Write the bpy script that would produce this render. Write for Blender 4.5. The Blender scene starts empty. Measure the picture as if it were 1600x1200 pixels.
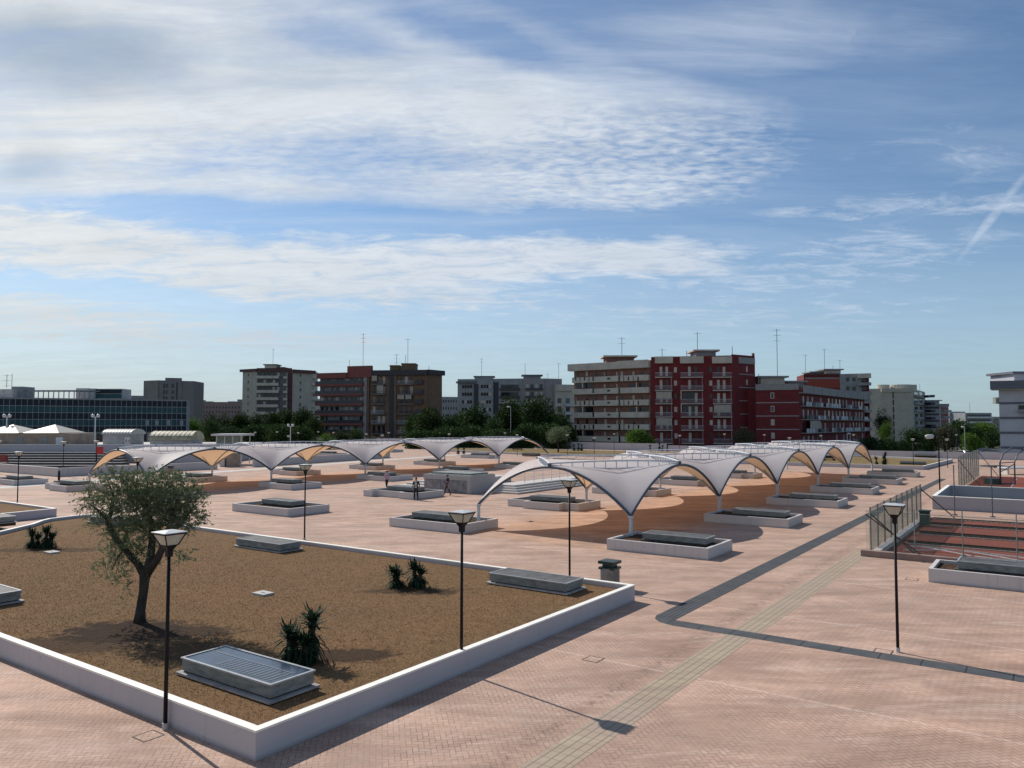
import bpy, bmesh, math, random
import numpy as np
from mathutils import Vector, Matrix
S = bpy.context.scene
R = math.radians
C = S.collection
# ---------------------------------------------------------------- camera
F = 1202.0; H = 6.1; PIT = math.atan(60/F)
cd = bpy.data.cameras.new('camera'); cam = bpy.data.objects.new('camera', cd); C.objects.link(cam)
cam.location = (0, 0, H); cam.rotation_euler = (math.pi/2+PIT, 0, 0)
cd.sensor_fit = 'HORIZONTAL'; cd.sensor_width = 36; cd.lens = 36*F/1600; cd.clip_end = 6000; cd.clip_start = .1
S.camera = cam
# ---------------------------------------------------------------- node helper
class NT:
    def __init__(s, t): s.t = t; s.n = t.nodes; s.l = t.links
    def new(s, k, **kw):
        n = s.n.new(k)
        for a, b in kw.items(): setattr(n, a, b)
        return n
    def put(s, sock, v):
        if v is None: return
        if isinstance(v, bpy.types.NodeSocket): s.l.new(v, sock)
        elif isinstance(v, (tuple, list)) and len(v) == 3 and sock.type == 'RGBA': sock.default_value = (*v, 1)
        else: sock.default_value = v
    def m(s, op, a, b=None, c=None, clamp=False):
        n = s.new('ShaderNodeMath', operation=op, use_clamp=clamp)
        s.put(n.inputs[0], a); s.put(n.inputs[1], b)
        if c is not None: s.put(n.inputs[2], c)
        return n.outputs[0]
    def comb(s, x, y, z=0.0):
        n = s.new('ShaderNodeCombineXYZ')
        for i, v in enumerate((x, y, z)): s.put(n.inputs[i], v)
        return n.outputs[0]
    def sep(s, v):
        n = s.new('ShaderNodeSeparateXYZ'); s.put(n.inputs[0], v); return n.outputs
    def mapping(s, v, loc=(0,0,0), rot=(0,0,0), sc=(1,1,1)):
        n = s.new('ShaderNodeMapping'); s.put(n.inputs[0], v)
        n.inputs[1].default_value = loc; n.inputs[2].default_value = rot; n.inputs[3].default_value = sc
        return n.outputs[0]
    def noise(s, v, sc, det=4, rough=.55, dist=0.0, col=False):
        n = s.new('ShaderNodeTexNoise'); s.put(n.inputs['Vector'], v)
        n.inputs['Scale'].default_value = sc; n.inputs['Detail'].default_value = det
        n.inputs['Roughness'].default_value = rough; n.inputs['Distortion'].default_value = dist
        return n.outputs['Color' if col else 'Fac']
    def rng(s, v, a, b, c=0.0, d=1.0, smooth=False):
        n = s.new('ShaderNodeMapRange', clamp=True)
        if smooth: n.interpolation_type = 'SMOOTHSTEP'
        s.put(n.inputs[0], v)
        for i, q in enumerate((a, b, c, d)): s.put(n.inputs[i+1], q)
        return n.outputs[0]
    def mix(s, f, a, b, mode='MIX'):
        n = s.new('ShaderNodeMix', data_type='RGBA', blend_type=mode)
        s.put(n.inputs[0], f); s.put(n.inputs[6], a); s.put(n.inputs[7], b)
        return n.outputs[2]
# ---------------------------------------------------------------- sun and sky
SUN_EL = 38.8; sd = Vector((-.70, .714, 0)).normalized()
sunv = Vector((sd.x*math.cos(R(SUN_EL)), sd.y*math.cos(R(SUN_EL)), math.sin(R(SUN_EL))))
sl = bpy.data.lights.new('sun', 'SUN'); sl.energy = 4.9; sl.angle = R(.5); sl.color = (1, .93, .84)
so = bpy.data.objects.new('sun', sl); C.objects.link(so); so.rotation_euler = sunv.to_track_quat('Z', 'Y').to_euler()
so.location = (0, 0, 60)
W = bpy.data.worlds.new('World'); S.world = W; W.use_nodes = True
def build_world():
    t = NT(W.node_tree); t.n.clear()
    out = t.new('ShaderNodeOutputWorld'); bg = t.new('ShaderNodeBackground'); bg.inputs[1].default_value = .096
    t.l.new(bg.outputs[0], out.inputs[0])
    sky = t.new('ShaderNodeTexSky', sky_type='NISHITA'); sky.sun_disc = False
    sky.sun_elevation = R(SUN_EL); sky.sun_rotation = math.atan2(sd.x, sd.y)
    sky.altitude = 0; sky.air_density = 1.0; sky.dust_density = .25; sky.ozone_density = 2.2
    gen = t.new('ShaderNodeTexCoord').outputs['Generated']
    x, y, z = t.sep(gen)
    ya = t.m('MAXIMUM', t.m('ABSOLUTE', y), .05)
    s_ = t.m('DIVIDE', x, ya); t_ = t.m('DIVIDE', z, ya)
    flat = t.comb(s_, t_)
    # plane of the cloud layer, seen in perspective
    zz = t.m('ADD', t.m('MAXIMUM', z, 0.0), .10)
    P = t.comb(t.m('DIVIDE', x, zz), t.m('DIVIDE', y, zz))
    warp = t.noise(flat, 2.6, 5, .6, col=True)
    wv = t.new('ShaderNodeVectorMath', operation='MULTIPLY_ADD')
    t.put(wv.inputs[0], warp); wv.inputs[1].default_value = (.30, .085, 0); wv.inputs[2].default_value = (-.15, -.042, 0)
    add = t.new('ShaderNodeVectorMath', operation='ADD'); t.put(add.inputs[0], flat); t.put(add.inputs[1], wv.outputs[0])
    wf = add.outputs[0]
    def st(px, py):
        b = -(py-600)/F; c, s = math.cos(PIT), math.sin(PIT)
        w = c-b*s
        return ((px-800)/F/w, (s+b*c)/w)
    def blob(px, py, rx, ry, rot=0, k=1.0, vec=wf, soft=1.0):
        cx, cy = st(px, py)
        v = t.new('ShaderNodeVectorMath', operation='SUBTRACT'); t.put(v.inputs[0], vec); v.inputs[1].default_value = (cx, cy, 0)
        mp = t.mapping(v.outputs[0], rot=(0, 0, -R(rot)))
        sc = t.new('ShaderNodeVectorMath', operation='MULTIPLY'); t.put(sc.inputs[0], mp); sc.inputs[1].default_value = (F/rx, F/ry, 0)
        ln = t.new('ShaderNodeVectorMath', operation='LENGTH'); t.put(ln.inputs[0], sc.outputs[0])
        return t.rng(ln.outputs['Value'], 1+.45*soft, 1-.75*soft, 0, k, smooth=True)
    def acc(lst, op='MAXIMUM'):
        r = lst[0]
        for q in lst[1:]: r = t.m(op, r, q)
        return r
    sheets = acc([blob(330, 130, 640, 170, 0, 1.0), blob(800, 190, 420, 110, -4, 1.0), blob(150, 20, 560, 70, 0, 1),
                  blob(840, 275, 420, 75, 3, .72), blob(110, 250, 330, 85, 0, .95), blob(420, 300, 180, 42, -3, .8),
                  blob(1130, 60, 300, 90, 0, .30), blob(1400, 60, 230, 70, 12, .20)])
    bands = acc([blob(110, 372, 300, 72, -4, 1.05), blob(430, 420, 430, 58, -6, 1.0), blob(720, 405, 300, 50, 3, .95),
                 blob(960, 398, 230, 34, 2, 1.0), blob(130, 505, 420, 52, -5, .85), blob(460, 528, 330, 24, -3, .75),
                 blob(620, 455, 300, 26, -2, .7), blob(1010, 500, 560, 40, 3, .42), blob(1240, 420, 420, 60, 6, .30),
                 blob(1450, 325, 330, 22, 3, .36), blob(1500, 240, 200, 60, 0, .18), blob(1180, 487, 90, 7, 2, .5)])
    holes = acc([blob(530, 60, 110, 26, -6, .45), blob(760, 62, 170, 36, -14, .60), blob(300, 322, 230, 20, -3, .95), blob(800, 348, 520, 20, 0, .9),
                 blob(190, 447, 300, 15, -5, .8), blob(60, 385, 120, 16, 0, .25), blob(560, 240, 240, 26, 0, .30)])
    streak = t.noise(t.mapping(P, rot=(0, 0, R(14)), sc=(.55, 2.1, 1)), 1.6, 10, .68, .45)
    puff = t.noise(t.mapping(P, rot=(0, 0, R(8)), sc=(1, 1.9, 1)), 17, 4, .55, .4)
    fine = t.noise(t.mapping(P, rot=(0, 0, R(-6)), sc=(1.0, 1.9, 1)), 4.2, 9, .70, .5)
    pz = acc([blob(1000, 255, 330, 95, 0, 1.0), blob(560, 240, 520, 75, 0, .45)])
    D = t.m('MAXIMUM', sheets, 0)
    D = t.m('SUBTRACT', t.m('ADD', D, t.m('MULTIPLY', t.m('SUBTRACT', streak, .5), 2.0)), t.m('MULTIPLY', holes, .9))
    D = t.m('ADD', D, t.m('MULTIPLY', t.m('MULTIPLY', t.m('SUBTRACT', puff, .5), 2.3), pz))
    A1 = t.m('MULTIPLY', t.rng(D, -.10, 1.10, 0, .96), t.rng(sheets, 0, .3))
    B = t.m('ADD', bands, t.m('MULTIPLY', t.m('SUBTRACT', fine, .5), 2.5))
    B = t.m('SUBTRACT', B, t.m('MULTIPLY', holes, .5))
    A2 = t.m('MULTIPLY', t.rng(B, .02, .95, 0, .94), t.rng(bands, 0, .25))
    # contrail
    trail = t.m('MULTIPLY', blob(1550, 340, 105, 8, 51, .6, vec=flat, soft=1.0), t.rng(fine, .28, .58, .25, 1))
    trail2 = t.m('MULTIPLY', blob(1292, 58, 40, 14, 24, .4), t.rng(fine, .3, .6))
    base = t.m('MULTIPLY', t.rng(t_, .27, 0, .0, .92), t.rng(s_, .9, -.5, .55, 1.0))
    veil = t.m('MULTIPLY', t.rng(streak, .35, .72, .03, .36), t.rng(s_, .8, -.2, .45, 1))
    A = acc([A1, A2, trail, trail2, base, veil])
    # cloud colour: white towards the sun (left), grey where thick
    grey = acc([blob(95, 82, 210, 66, -8, .62), blob(60, 255, 60, 30, 6, .34), blob(420, 90, 260, 60, 0, .16)])
    cb = t.mix(t.rng(s_, -.65, .55), (8.5, 8.75, 8.8), (6.4, 7.3, 8.7))
    cb = t.mix(grey, cb, (2.9, 3.9, 5.0))
    hz = t.mix(t.rng(s_, -.6, .5), (5.1, 5.8, 6.4), (3.1, 4.8, 6.5))
    cb = t.mix(t.rng(t_, .20, .02, 0, .95), cb, hz)
    tex = t.rng(t.m('ADD', t.m('MULTIPLY', fine, .6), t.m('MULTIPLY', streak, .5)), .3, .8, .80, 1.1)
    cb = t.mix(1.0, cb, t.comb(tex, tex, tex), 'MULTIPLY')
    skyc = t.mix(1.0, sky.outputs[0], (.84, .97, 1.06), 'MULTIPLY')
    t.l.new(t.mix(A, skyc, cb), bg.inputs[0])
build_world()
W.cycles.sampling_method = 'MANUAL'; W.cycles.sample_map_resolution = 1024
vs = S.view_settings; vs.view_transform = 'Standard'; vs.look = 'None'; vs.gamma = 1; vs.exposure = 0
S.render.engine = 'CYCLES'
S.cycles.transparent_max_bounces = 16
# ---------------------------------------------------------------- grid of the square (a along the canopies, b to the left)
TH = R(54.8); Ua = Vector((math.cos(TH), math.sin(TH), 0)); Vb = Vector((-math.sin(TH), math.cos(TH), 0)); O = Vector((6.0, 39.1, 0))
def G(a, b, z=0.0): return O+Ua*a+Vb*b+Vector((0, 0, z))
def gp(px, py, z=0.0):                       # the ground point a photo pixel shows
    a = (px-800)/F; b = -(py-600)/F; c, s = math.cos(PIT), math.sin(PIT)
    d = Vector((a, c-b*s, s+b*c)); t = (z-H)/d.z
    return Vector((t*d.x, t*d.y, z))
def at(px, Y, z=0.0):                        # bearing of a column of the photo at a distance
    return Vector(((px-800)/F*Y/math.cos(PIT)*1.0, Y, z))
def zz(py, Y):
    b = -(py-600)/F; c, s = math.cos(PIT), math.sin(PIT)
    return H+Y*(s+b*c)/(c-b*s)
# ---------------------------------------------------------------- materials
MATS = {}
def mat(name, col, rough=.8, var=.12, sc=2.0, col2=None, bump=0.0, bsc=20, metal=0, spec=None, stretch=(1,1,1), trans=None):
    if name in MATS: return MATS[name]
    m = bpy.data.materials.new(name); m.use_nodes = True
    t = NT(m.node_tree); b = t.n['Principled BSDF']
    pos = t.new('ShaderNodeNewGeometry').outputs['Position']
    n = t.noise(t.mapping(pos, sc=stretch), sc, 6, .6)
    c2 = col2 or tuple(max(0, c*(1-var*2.2)) for c in col); c1 = tuple(min(1, c*(1+var)) for c in col) if not col2 else col
    t.l.new(t.mix(t.rng(n, .3, .7), c1, c2), b.inputs['Base Color'])
    b.inputs['Roughness'].default_value = rough; b.inputs['Metallic'].default_value = metal
    if spec is not None: b.inputs['Specular IOR Level'].default_value = spec
    if bump:
        bn = t.new('ShaderNodeBump'); bn.inputs['Strength'].default_value = bump; bn.inputs['Distance'].default_value = .03
        t.l.new(t.noise(pos, bsc, 6, .65), bn.inputs['Height']); t.l.new(bn.outputs[0], b.inputs['Normal'])
    if trans:
        out = t.n['Material Output']; tr = t.new('ShaderNodeBsdfTranslucent'); tr.inputs[0].default_value = (*trans[1], 1)
        mx = t.new('ShaderNodeMixShader'); mx.inputs[0].default_value = trans[0]
        t.l.new(b.outputs[0], mx.inputs[1]); t.l.new(tr.outputs[0], mx.inputs[2]); t.l.new(mx.outputs[0], out.inputs[0])
    MATS[name] = m; return m
def paving(name, base, tint):
    m = bpy.data.materials.new(name); m.use_nodes = True; t = NT(m.node_tree); b = t.n['Principled BSDF']
    pos = t.new('ShaderNodeNewGeometry').outputs['Position']
    w = .112
    v = t.mapping(pos, rot=(0, 0, -(TH-R(45))), sc=(1/w, 1/w, 1/w))
    x, y, _ = t.sep(v)
    i = t.m('FLOOR', x); j = t.m('FLOOR', y); fx = t.m('FRACT', x); fy = t.m('FRACT', y)
    k = t.m('FLOORED_MODULO', t.m('SUBTRACT', i, j), 4.0)
    def eq(q): return t.m('COMPARE', k, float(q), .1)
    m0, m1, m2, m3 = eq(0), eq(1), eq(2), eq(3)
    big = t.m('MINIMUM', t.m('MINIMUM', t.m('ADD', t.m('SUBTRACT', 1.0, fx), m0), t.m('ADD', fx, m1)),
              t.m('MINIMUM', t.m('ADD', t.m('SUBTRACT', 1.0, fy), m3), t.m('ADD', fy, m2)))
    ci = t.m('SUBTRACT', i, m1); cj = t.m('SUBTRACT', j, m2)
    wn = t.new('ShaderNodeTexWhiteNoise', noise_dimensions='2D'); t.l.new(t.comb(ci, cj), wn.inputs['Vector'])
    r = wn.outputs['Value']
    n1 = t.noise(t.mapping(pos, rot=(0,0,R(-8)), sc=(.5, 1.3, 1)), .55, 7, .62, .5); n2 = t.noise(pos, .09, 4, .5); n3 = t.noise(pos, 6, 5, .6)
    n4 = t.noise(t.mapping(pos, rot=(0,0,R(-8)), sc=(.35, 1.5, 1)), 1.1, 6, .6, .8)
    dark = tuple(c*.66 for c in base); lite = tuple(min(1, c*1.28+.03) for c in base)
    c = t.mix(t.rng(n1, .36, .64), dark, lite)
    c = t.mix(t.rng(n2, .35, .65, 0, .55), c, tint)
    c = t.mix(t.rng(n4, .52, .74, 0, .65), c, (.66, .50, .42))
    c = t.mix(t.rng(n4, .46, .28, 0, .5), c, tuple(q*.55 for q in base))
    c = t.mix(t.rng(r, 0, 1, 0, .34), c, tuple(q*.68 for q in base))
    c = t.mix(t.rng(n3, .3, .75, 0, .22), c, dark)
    ax, by, _ = t.sep(t.mapping(pos, rot=(0, 0, -TH))); A_ = t.m('SUBTRACT', ax, O.dot(Ua)); B_ = t.m('SUBTRACT', by, O.dot(Vb))
    dirt = t.m('MULTIPLY', t.rng(t.m('ABSOLUTE', t.m('ADD', B_, 9.25)), .42, .0), t.rng(t.noise(pos, 5, 6, .7), .42, .62))
    c = t.mix(t.m('MULTIPLY', dirt, .7), c, (.16, .11, .09))
    for a0 in (-10.4, -17.6, -3.9, 7.5, 33.0):
        c = t.mix(t.m('MULTIPLY', t.rng(t.m('ABSOLUTE', t.m('SUBTRACT', A_, a0)), .07, .02), t.rng(n3, .35, .6, .1, .55)), c, (.70, .55, .46))
    n5 = t.noise(pos, .28, 8, .7, .6); n6 = t.noise(pos, 9, 3, .5)
    c = t.mix(t.rng(n5, .53, .68, 0, .5), c, (.29, .22, .185))
    c = t.mix(t.rng(n6, .735, .76, 0, .5), c, (.10, .08, .07))
    c = t.mix(t.rng(t.noise(t.mapping(pos, rot=(0, 0, -TH), sc=(.16, 1.0, 1)), .8, 7, .65), .58, .72, 0, .4), c, (.66, .52, .44))
    jn = t.m('MULTIPLY', t.rng(big, .035, .085, .85, 0), t.rng(t.noise(pos, .9, 6, .7), .38, .62, .18, .9))
    c = t.mix(jn, c, (.095, .065, .055))
    t.l.new(c, b.inputs['Base Color']); b.inputs['Roughness'].default_value = .86; b.inputs['Specular IOR Level'].default_value = .3
    bn = t.new('ShaderNodeBump'); bn.inputs['Strength'].default_value = .35; bn.inputs['Distance'].default_value = .006
    t.l.new(t.m('ADD', t.rng(big, .0, .1), t.m('MULTIPLY', r, .4)), bn.inputs['Height']); t.l.new(bn.outputs[0], b.inputs['Normal'])
    MATS[name] = m; return m
def whitewall(name, col, streak=.35):
    m = bpy.data.materials.new(name); m.use_nodes = True; t = NT(m.node_tree); b = t.n['Principled BSDF']
    pos = t.new('ShaderNodeNewGeometry').outputs['Position']
    st_ = t.noise(t.mapping(pos, sc=(1, 1, .12)), 5.0, 5, .6); bl = t.noise(pos, .7, 5, .6); pl = t.noise(t.mapping(pos, sc=(1, 1, 2.0)), 1.7, 6, .7, .5)
    c = t.mix(t.rng(bl, .3, .7, 0, .35), col, tuple(q*.82 for q in col))
    c = t.mix(t.rng(st_, .55, .8, 0, streak), c, tuple(q*.55 for q in col))
    c = t.mix(t.rng(pl, .655, .69, 0, .75), c, (.22, .20, .18))
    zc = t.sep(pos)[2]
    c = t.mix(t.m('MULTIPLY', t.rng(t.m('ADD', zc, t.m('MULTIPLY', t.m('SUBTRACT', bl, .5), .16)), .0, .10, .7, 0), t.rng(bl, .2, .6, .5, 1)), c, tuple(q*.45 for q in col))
    t.l.new(c, b.inputs['Base Color']); b.inputs['Roughness'].default_value = .75
    bn = t.new('ShaderNodeBump'); bn.inputs['Strength'].default_value = .2; bn.inputs['Distance'].default_value = .01
    t.l.new(t.noise(pos, 25, 4, .6), bn.inputs['Height']); t.l.new(bn.outputs[0], b.inputs['Normal'])
    MATS[name] = m; return m
PAVE = paving('pink_paving', (.475, .308, .225), (.43, .308, .245))
ORANGE = paving('orange_paving', (.45, .28, .185), (.44, .285, .21))
WHITE = whitewall('shade_tinted_white', (.48, .455, .47), .22)  # white paint, lavender shade of the wall sides put into the colour
WORN = whitewall('worn_white_render', (.55, .52, .505), .5)
CAP = mat('sunlit_coping', (.84, .82, .75), .7, .05, 3)  # wall tops brighter and creamier: sunlight put into the colour
SOIL = mat('dark_soil', (.085, .055, .036), 1, .3, 6, bump=.6, bsc=12, spec=.05)
EARTH = mat('dry_earth', (.21, .13, .07), 1, .1, .8, col2=(.10, .062, .036), bump=.8, bsc=14)
ASPH = mat('grey_asphalt', (.10, .10, .10), .9, .12, .6)
GREY = mat('grey_channel_stone', (.135, .14, .145), .8, .15, 3, bump=.2)
BLACK = mat('black_metal', (.010, .010, .012), .55, .1, 6, spec=.2)
STEELD = mat('dark_blue_grey_steel', (.07, .09, .12), .4, .1, 5)
STEELL = mat('painted_light_steel', (.56, .59, .62), .45, .08, 5)
CONC = mat('pale_concrete', (.50, .48, .45), .85, .12, 1.5, bump=.1)
ALU = mat('weathered_aluminium', (.235, .25, .235), .6, .2, 3, stretch=(1, 1, 3), metal=.15)
LID = mat('dark_zinc_lid', (.085, .09, .092), .75, .25, 3)
OPAL = mat('opal_lamp_panel', (.66, .64, .56), .35, .08, 8, trans=(.45, (.8, .78, .66)))
LTOP = mat('pale_lamp_top', (.52, .54, .54), .4, .1, 6)
PVC_M = None
def glassmat(name, col, rough=.08, var=.3, sc=.5):
    m = mat(name, col, rough, var, sc, spec=.4); return m
GL = glassmat('dark_window_glass', (.02, .025, .035)); GLT = glassmat('teal_glass', (.03, .085, .10)); GLB = glassmat('blue_black_glass', (.010, .014, .026))
def foliage_mat(name, c1, c2, tr=.25):
    m = bpy.data.materials.new(name); m.use_nodes = True; t = NT(m.node_tree); b = t.n['Principled BSDF']; out = t.n['Material Output']
    geo = t.new('ShaderNodeNewGeometry'); n = t.noise(geo.outputs['Position'], .9, 4, .6)
    f = t.m('ADD', t.m('MULTIPLY', geo.outputs['Random Per Island'], .55), t.m('MULTIPLY', n, .5))
    c = t.mix(t.rng(f, .2, .85), c1, c2)
    t.l.new(c, b.inputs['Base Color']); b.inputs['Roughness'].default_value = .8; b.inputs['Specular IOR Level'].default_value = .12
    tn = t.new('ShaderNodeBsdfTranslucent'); t.l.new(c, tn.inputs[0]); mx = t.new('ShaderNodeMixShader'); mx.inputs[0].default_value = tr
    t.l.new(b.outputs[0], mx.inputs[1]); t.l.new(tn.outputs[0], mx.inputs[2]); t.l.new(mx.outputs[0], out.inputs[0]); return m
def canopymat():
    m = bpy.data.materials.new('white_membrane'); m.use_nodes = True; t = NT(m.node_tree); out = t.n['Material Output']; b = t.n['Principled BSDF']
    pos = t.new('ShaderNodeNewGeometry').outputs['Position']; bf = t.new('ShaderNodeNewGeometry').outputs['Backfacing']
    n = t.noise(t.mapping(pos, sc=(1, 1, .5)), 1.2, 5, .6)
    c = t.mix(t.rng(n, .35, .75), (.95, .955, .96), (.86, .875, .90))
    ax, by, _ = t.sep(t.mapping(pos, rot=(0, 0, -TH)))
    sm_ = t.m('LESS_THAN', t.m('FRACT', t.m('MULTIPLY', t.m('SUBTRACT', by, O.dot(Vb)), 1/1.617)), .03)
    dirty = t.rng(t.noise(pos, .8, 7, .7, .5), .55, .8, 0, .12)
    c = t.mix(t.m('MAXIMUM', t.m('MULTIPLY', sm_, .22), dirty), c, (.50, .52, .53))
    c = t.mix(bf, c, (.74, .57, .40))  # peach of bounced ground light put into the backface base and translucent tints
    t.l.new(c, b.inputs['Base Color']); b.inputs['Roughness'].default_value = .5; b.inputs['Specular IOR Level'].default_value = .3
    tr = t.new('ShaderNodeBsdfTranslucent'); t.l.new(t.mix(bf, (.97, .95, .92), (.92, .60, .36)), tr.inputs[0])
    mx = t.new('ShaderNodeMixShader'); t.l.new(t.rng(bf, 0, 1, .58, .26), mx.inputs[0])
    t.l.new(b.outputs[0], mx.inputs[1]); t.l.new(tr.outputs[0], mx.inputs[2]); t.l.new(mx.outputs[0], out.inputs[0])
    return m
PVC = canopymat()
def netmat(th=.36):
    m = bpy.data.materials.new('green_wire_net'); m.use_nodes = True; t = NT(m.node_tree); out = t.n['Material Output']; b = t.n['Principled BSDF']
    tc = t.new('ShaderNodeTexCoord').outputs['Object']; x, y, z = t.sep(tc)
    u = t.m('ADD', x, y)
    g1 = t.m('LESS_THAN', t.m('FRACT', t.m('MULTIPLY', t.m('ADD', u, z), 22.0)), th)
    g2 = t.m('LESS_THAN', t.m('FRACT', t.m('MULTIPLY', t.m('SUBTRACT', u, z), 22.0)), th)
    b.inputs['Base Color'].default_value = (.19, .26, .19, 1)
    tp = t.new('ShaderNodeBsdfTransparent'); mx = t.new('ShaderNodeMixShader')
    t.l.new(t.m('MAXIMUM', g1, g2), mx.inputs[0]); t.l.new(tp.outputs[0], mx.inputs[1]); t.l.new(b.outputs[0], mx.inputs[2]); t.l.new(mx.outputs[0], out.inputs[0])
    return m
NET = netmat(); NET2 = netmat(.09)
# ---------------------------------------------------------------- mesh helpers
class MB:
    def __init__(s): s.v = []; s.f = []; s.mi = []; s.cur = 0
    def face(s, pts):
        n = len(s.v); s.v += [tuple(p) for p in pts]; s.f.append(tuple(range(n, n+len(pts)))); s.mi.append(s.cur)
    def obox(s, o, ex, ey, ez):              # corner + three edge vectors
        o, ex, ey, ez = map(Vector, (o, ex, ey, ez))
        if ex.cross(ey).dot(ez) < 0: ex, ey = ey, ex
        n = len(s.v)
        s.v += [tuple(o+ex*i+ey*j+ez*k) for k in (0, 1) for j in (0, 1) for i in (0, 1)]
        for q in ((0,2,3,1), (4,5,7,6), (0,1,5,4), (2,6,7,3), (0,4,6,2), (1,3,7,5)): s.f.append(tuple(n+i for i in q)); s.mi.append(s.cur)
        return s
    def box(s, x0, x1, y0, y1, z0, z1): return s.obox((x0, y0, z0), (x1-x0, 0, 0), (0, y1-y0, 0), (0, 0, z1-z0))
    def gbox(s, a0, a1, b0, b1, z0, z1): return s.obox(G(a0, b0, z0), Ua*(a1-a0), Vb*(b1-b0), (0, 0, z1-z0))
    def prism(s, poly, z0, z1):
        P = [Vector((p[0], p[1], 0)) for p in poly]
        if sum(P[i].x*P[(i+1) % len(P)].y-P[(i+1) % len(P)].x*P[i].y for i in range(len(P))) < 0: P = P[::-1]
        n = len(s.v); k = len(P)
        s.v += [(p.x, p.y, z0) for p in P]+[(p.x, p.y, z1) for p in P]
        for i in range(k): s.f.append((n+i, n+(i+1) % k, n+k+(i+1) % k, n+k+i)); s.mi.append(s.cur)
        s.f.append(tuple(n+i for i in reversed(range(k)))); s.mi.append(s.cur)
        s.f.append(tuple(n+k+i for i in range(k))); s.mi.append(s.cur)
        return s
    def tube(s, pts, r, seg=8, cap=True):
        pts = [Vector(p) for p in pts]; rs = r if isinstance(r, (list, tuple)) else [r]*len(pts)
        n0 = len(s.v); up = None
        for i, p in enumerate(pts):
            d = (pts[min(i+1, len(pts)-1)]-pts[max(i-1, 0)])
            d = d.normalized() if d.length > 1e-9 else Vector((0, 0, 1))
            if up is None: up = d.orthogonal().normalized()
            up = (up-d*up.dot(d)); up = up.normalized() if up.length > 1e-6 else d.orthogonal().normalized()
            w = d.cross(up)
            for j in range(seg):
                a = 2*math.pi*j/seg
                s.v.append(tuple(p+(up*math.cos(a)+w*math.sin(a))*rs[i]))
        for i in range(len(pts)-1):
            for j in range(seg):
                a = n0+i*seg+j; b = n0+i*seg+(j+1) % seg
                s.f.append((a, b, b+seg, a+seg)); s.mi.append(s.cur)
        if cap:
            s.f.append(tuple(n0+j for j in reversed(range(seg)))); s.mi.append(s.cur)
            e = n0+(len(pts)-1)*seg; s.f.append(tuple(e+j for j in range(seg))); s.mi.append(s.cur)
        return s
    def build(s, name, m, parent=None, smooth=False):
        me = bpy.data.meshes.new(name)
        off = parent.matrix_basis.translation if (parent is not None and not parent.get('local')) else Vector((0, 0, 0))
        if parent is not None and parent.parent is not None: off = Vector((0, 0, 0))
        v = s.v if parent is None or parent.get('local') else [(a-ROOT(parent).x, b-ROOT(parent).y, c-ROOT(parent).z) for a, b, c in s.v]
        me.from_pydata(v, [], s.f)
        for q in (m if isinstance(m, (list, tuple)) else [m]): me.materials.append(q)
        if isinstance(m, (list, tuple)): me.polygons.foreach_set('material_index', s.mi)
        if smooth: me.polygons.foreach_set('use_smooth', [True]*len(me.polygons))
        me.update()
        o = bpy.data.objects.new(name, me); C.objects.link(o)
        if parent is not None:
            o.parent = parent
            if parent.get('local'): o['local'] = 1
        return o
def ROOT(o):
    v = Vector((0, 0, 0))
    while o is not None: v += Vector(o.location); o = o.parent
    return v
def tag(o, label=None, cat=None, group=None, kind=None):
    if label: o['label'] = label
    if cat: o['category'] = cat
    if group: o['group'] = group
    if kind: o['kind'] = kind
    return o
def thing(name, label, cat, loc=(0, 0, 0), group=None, local=False, rz=0):
    o = bpy.data.objects.new(name, None); C.objects.link(o); o.location = loc; o.rotation_euler[2] = rz
    o.empty_display_size = .2
    if local: o['local'] = 1
    return tag(o, label, cat, group)
KIDS = {}
def copy_tree(o, loc=None, rz=None, label=None, parent=None):
    c = o.copy(); C.objects.link(c)
    if parent is not None: c.parent = parent
    if loc is not None: c.location = loc
    if rz is not None: c.rotation_euler[2] = rz
    if label: c['label'] = label
    for ch in [k for k in ALL(o)]: copy_tree(ch, parent=c)
    return c
def ALL(o): return [x for x in C.objects if x.parent == o]
def npmesh(name, V, Fq, m, parent=None, smooth=False):
    me = bpy.data.meshes.new(name); V = np.asarray(V, np.float32)
    if parent is not None and not parent.get('local'): V = V-np.array(ROOT(parent), np.float32)
    k = Fq.shape[1]; me.vertices.add(len(V)); me.vertices.foreach_set('co', V.ravel())
    me.loops.add(Fq.size); me.loops.foreach_set('vertex_index', Fq.ravel().astype(np.int32))
    me.polygons.add(len(Fq)); me.polygons.foreach_set('loop_start', np.arange(0, Fq.size, k, dtype=np.int32))
    me.materials.append(m); me.update(); me.validate()
    o = bpy.data.objects.new(name, me); C.objects.link(o)
    if parent is not None: o.parent = parent
    return o
def leafquads(P, D, Nn, L, Wd):
    """diamond shaped leaves at points P along D"""
    D = D/np.linalg.norm(D, axis=1, keepdims=True); B = np.cross(D, Nn); B /= (np.linalg.norm(B, axis=1, keepdims=True)+1e-9)
    L = L[:, None]; Wd = Wd[:, None]
    V = np.stack([P, P+D*L*.5+B*Wd*.5, P+D*L, P+D*L*.5-B*Wd*.5], 1).reshape(-1, 3)
    return V, np.arange(len(V)).reshape(-1, 4)
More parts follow.
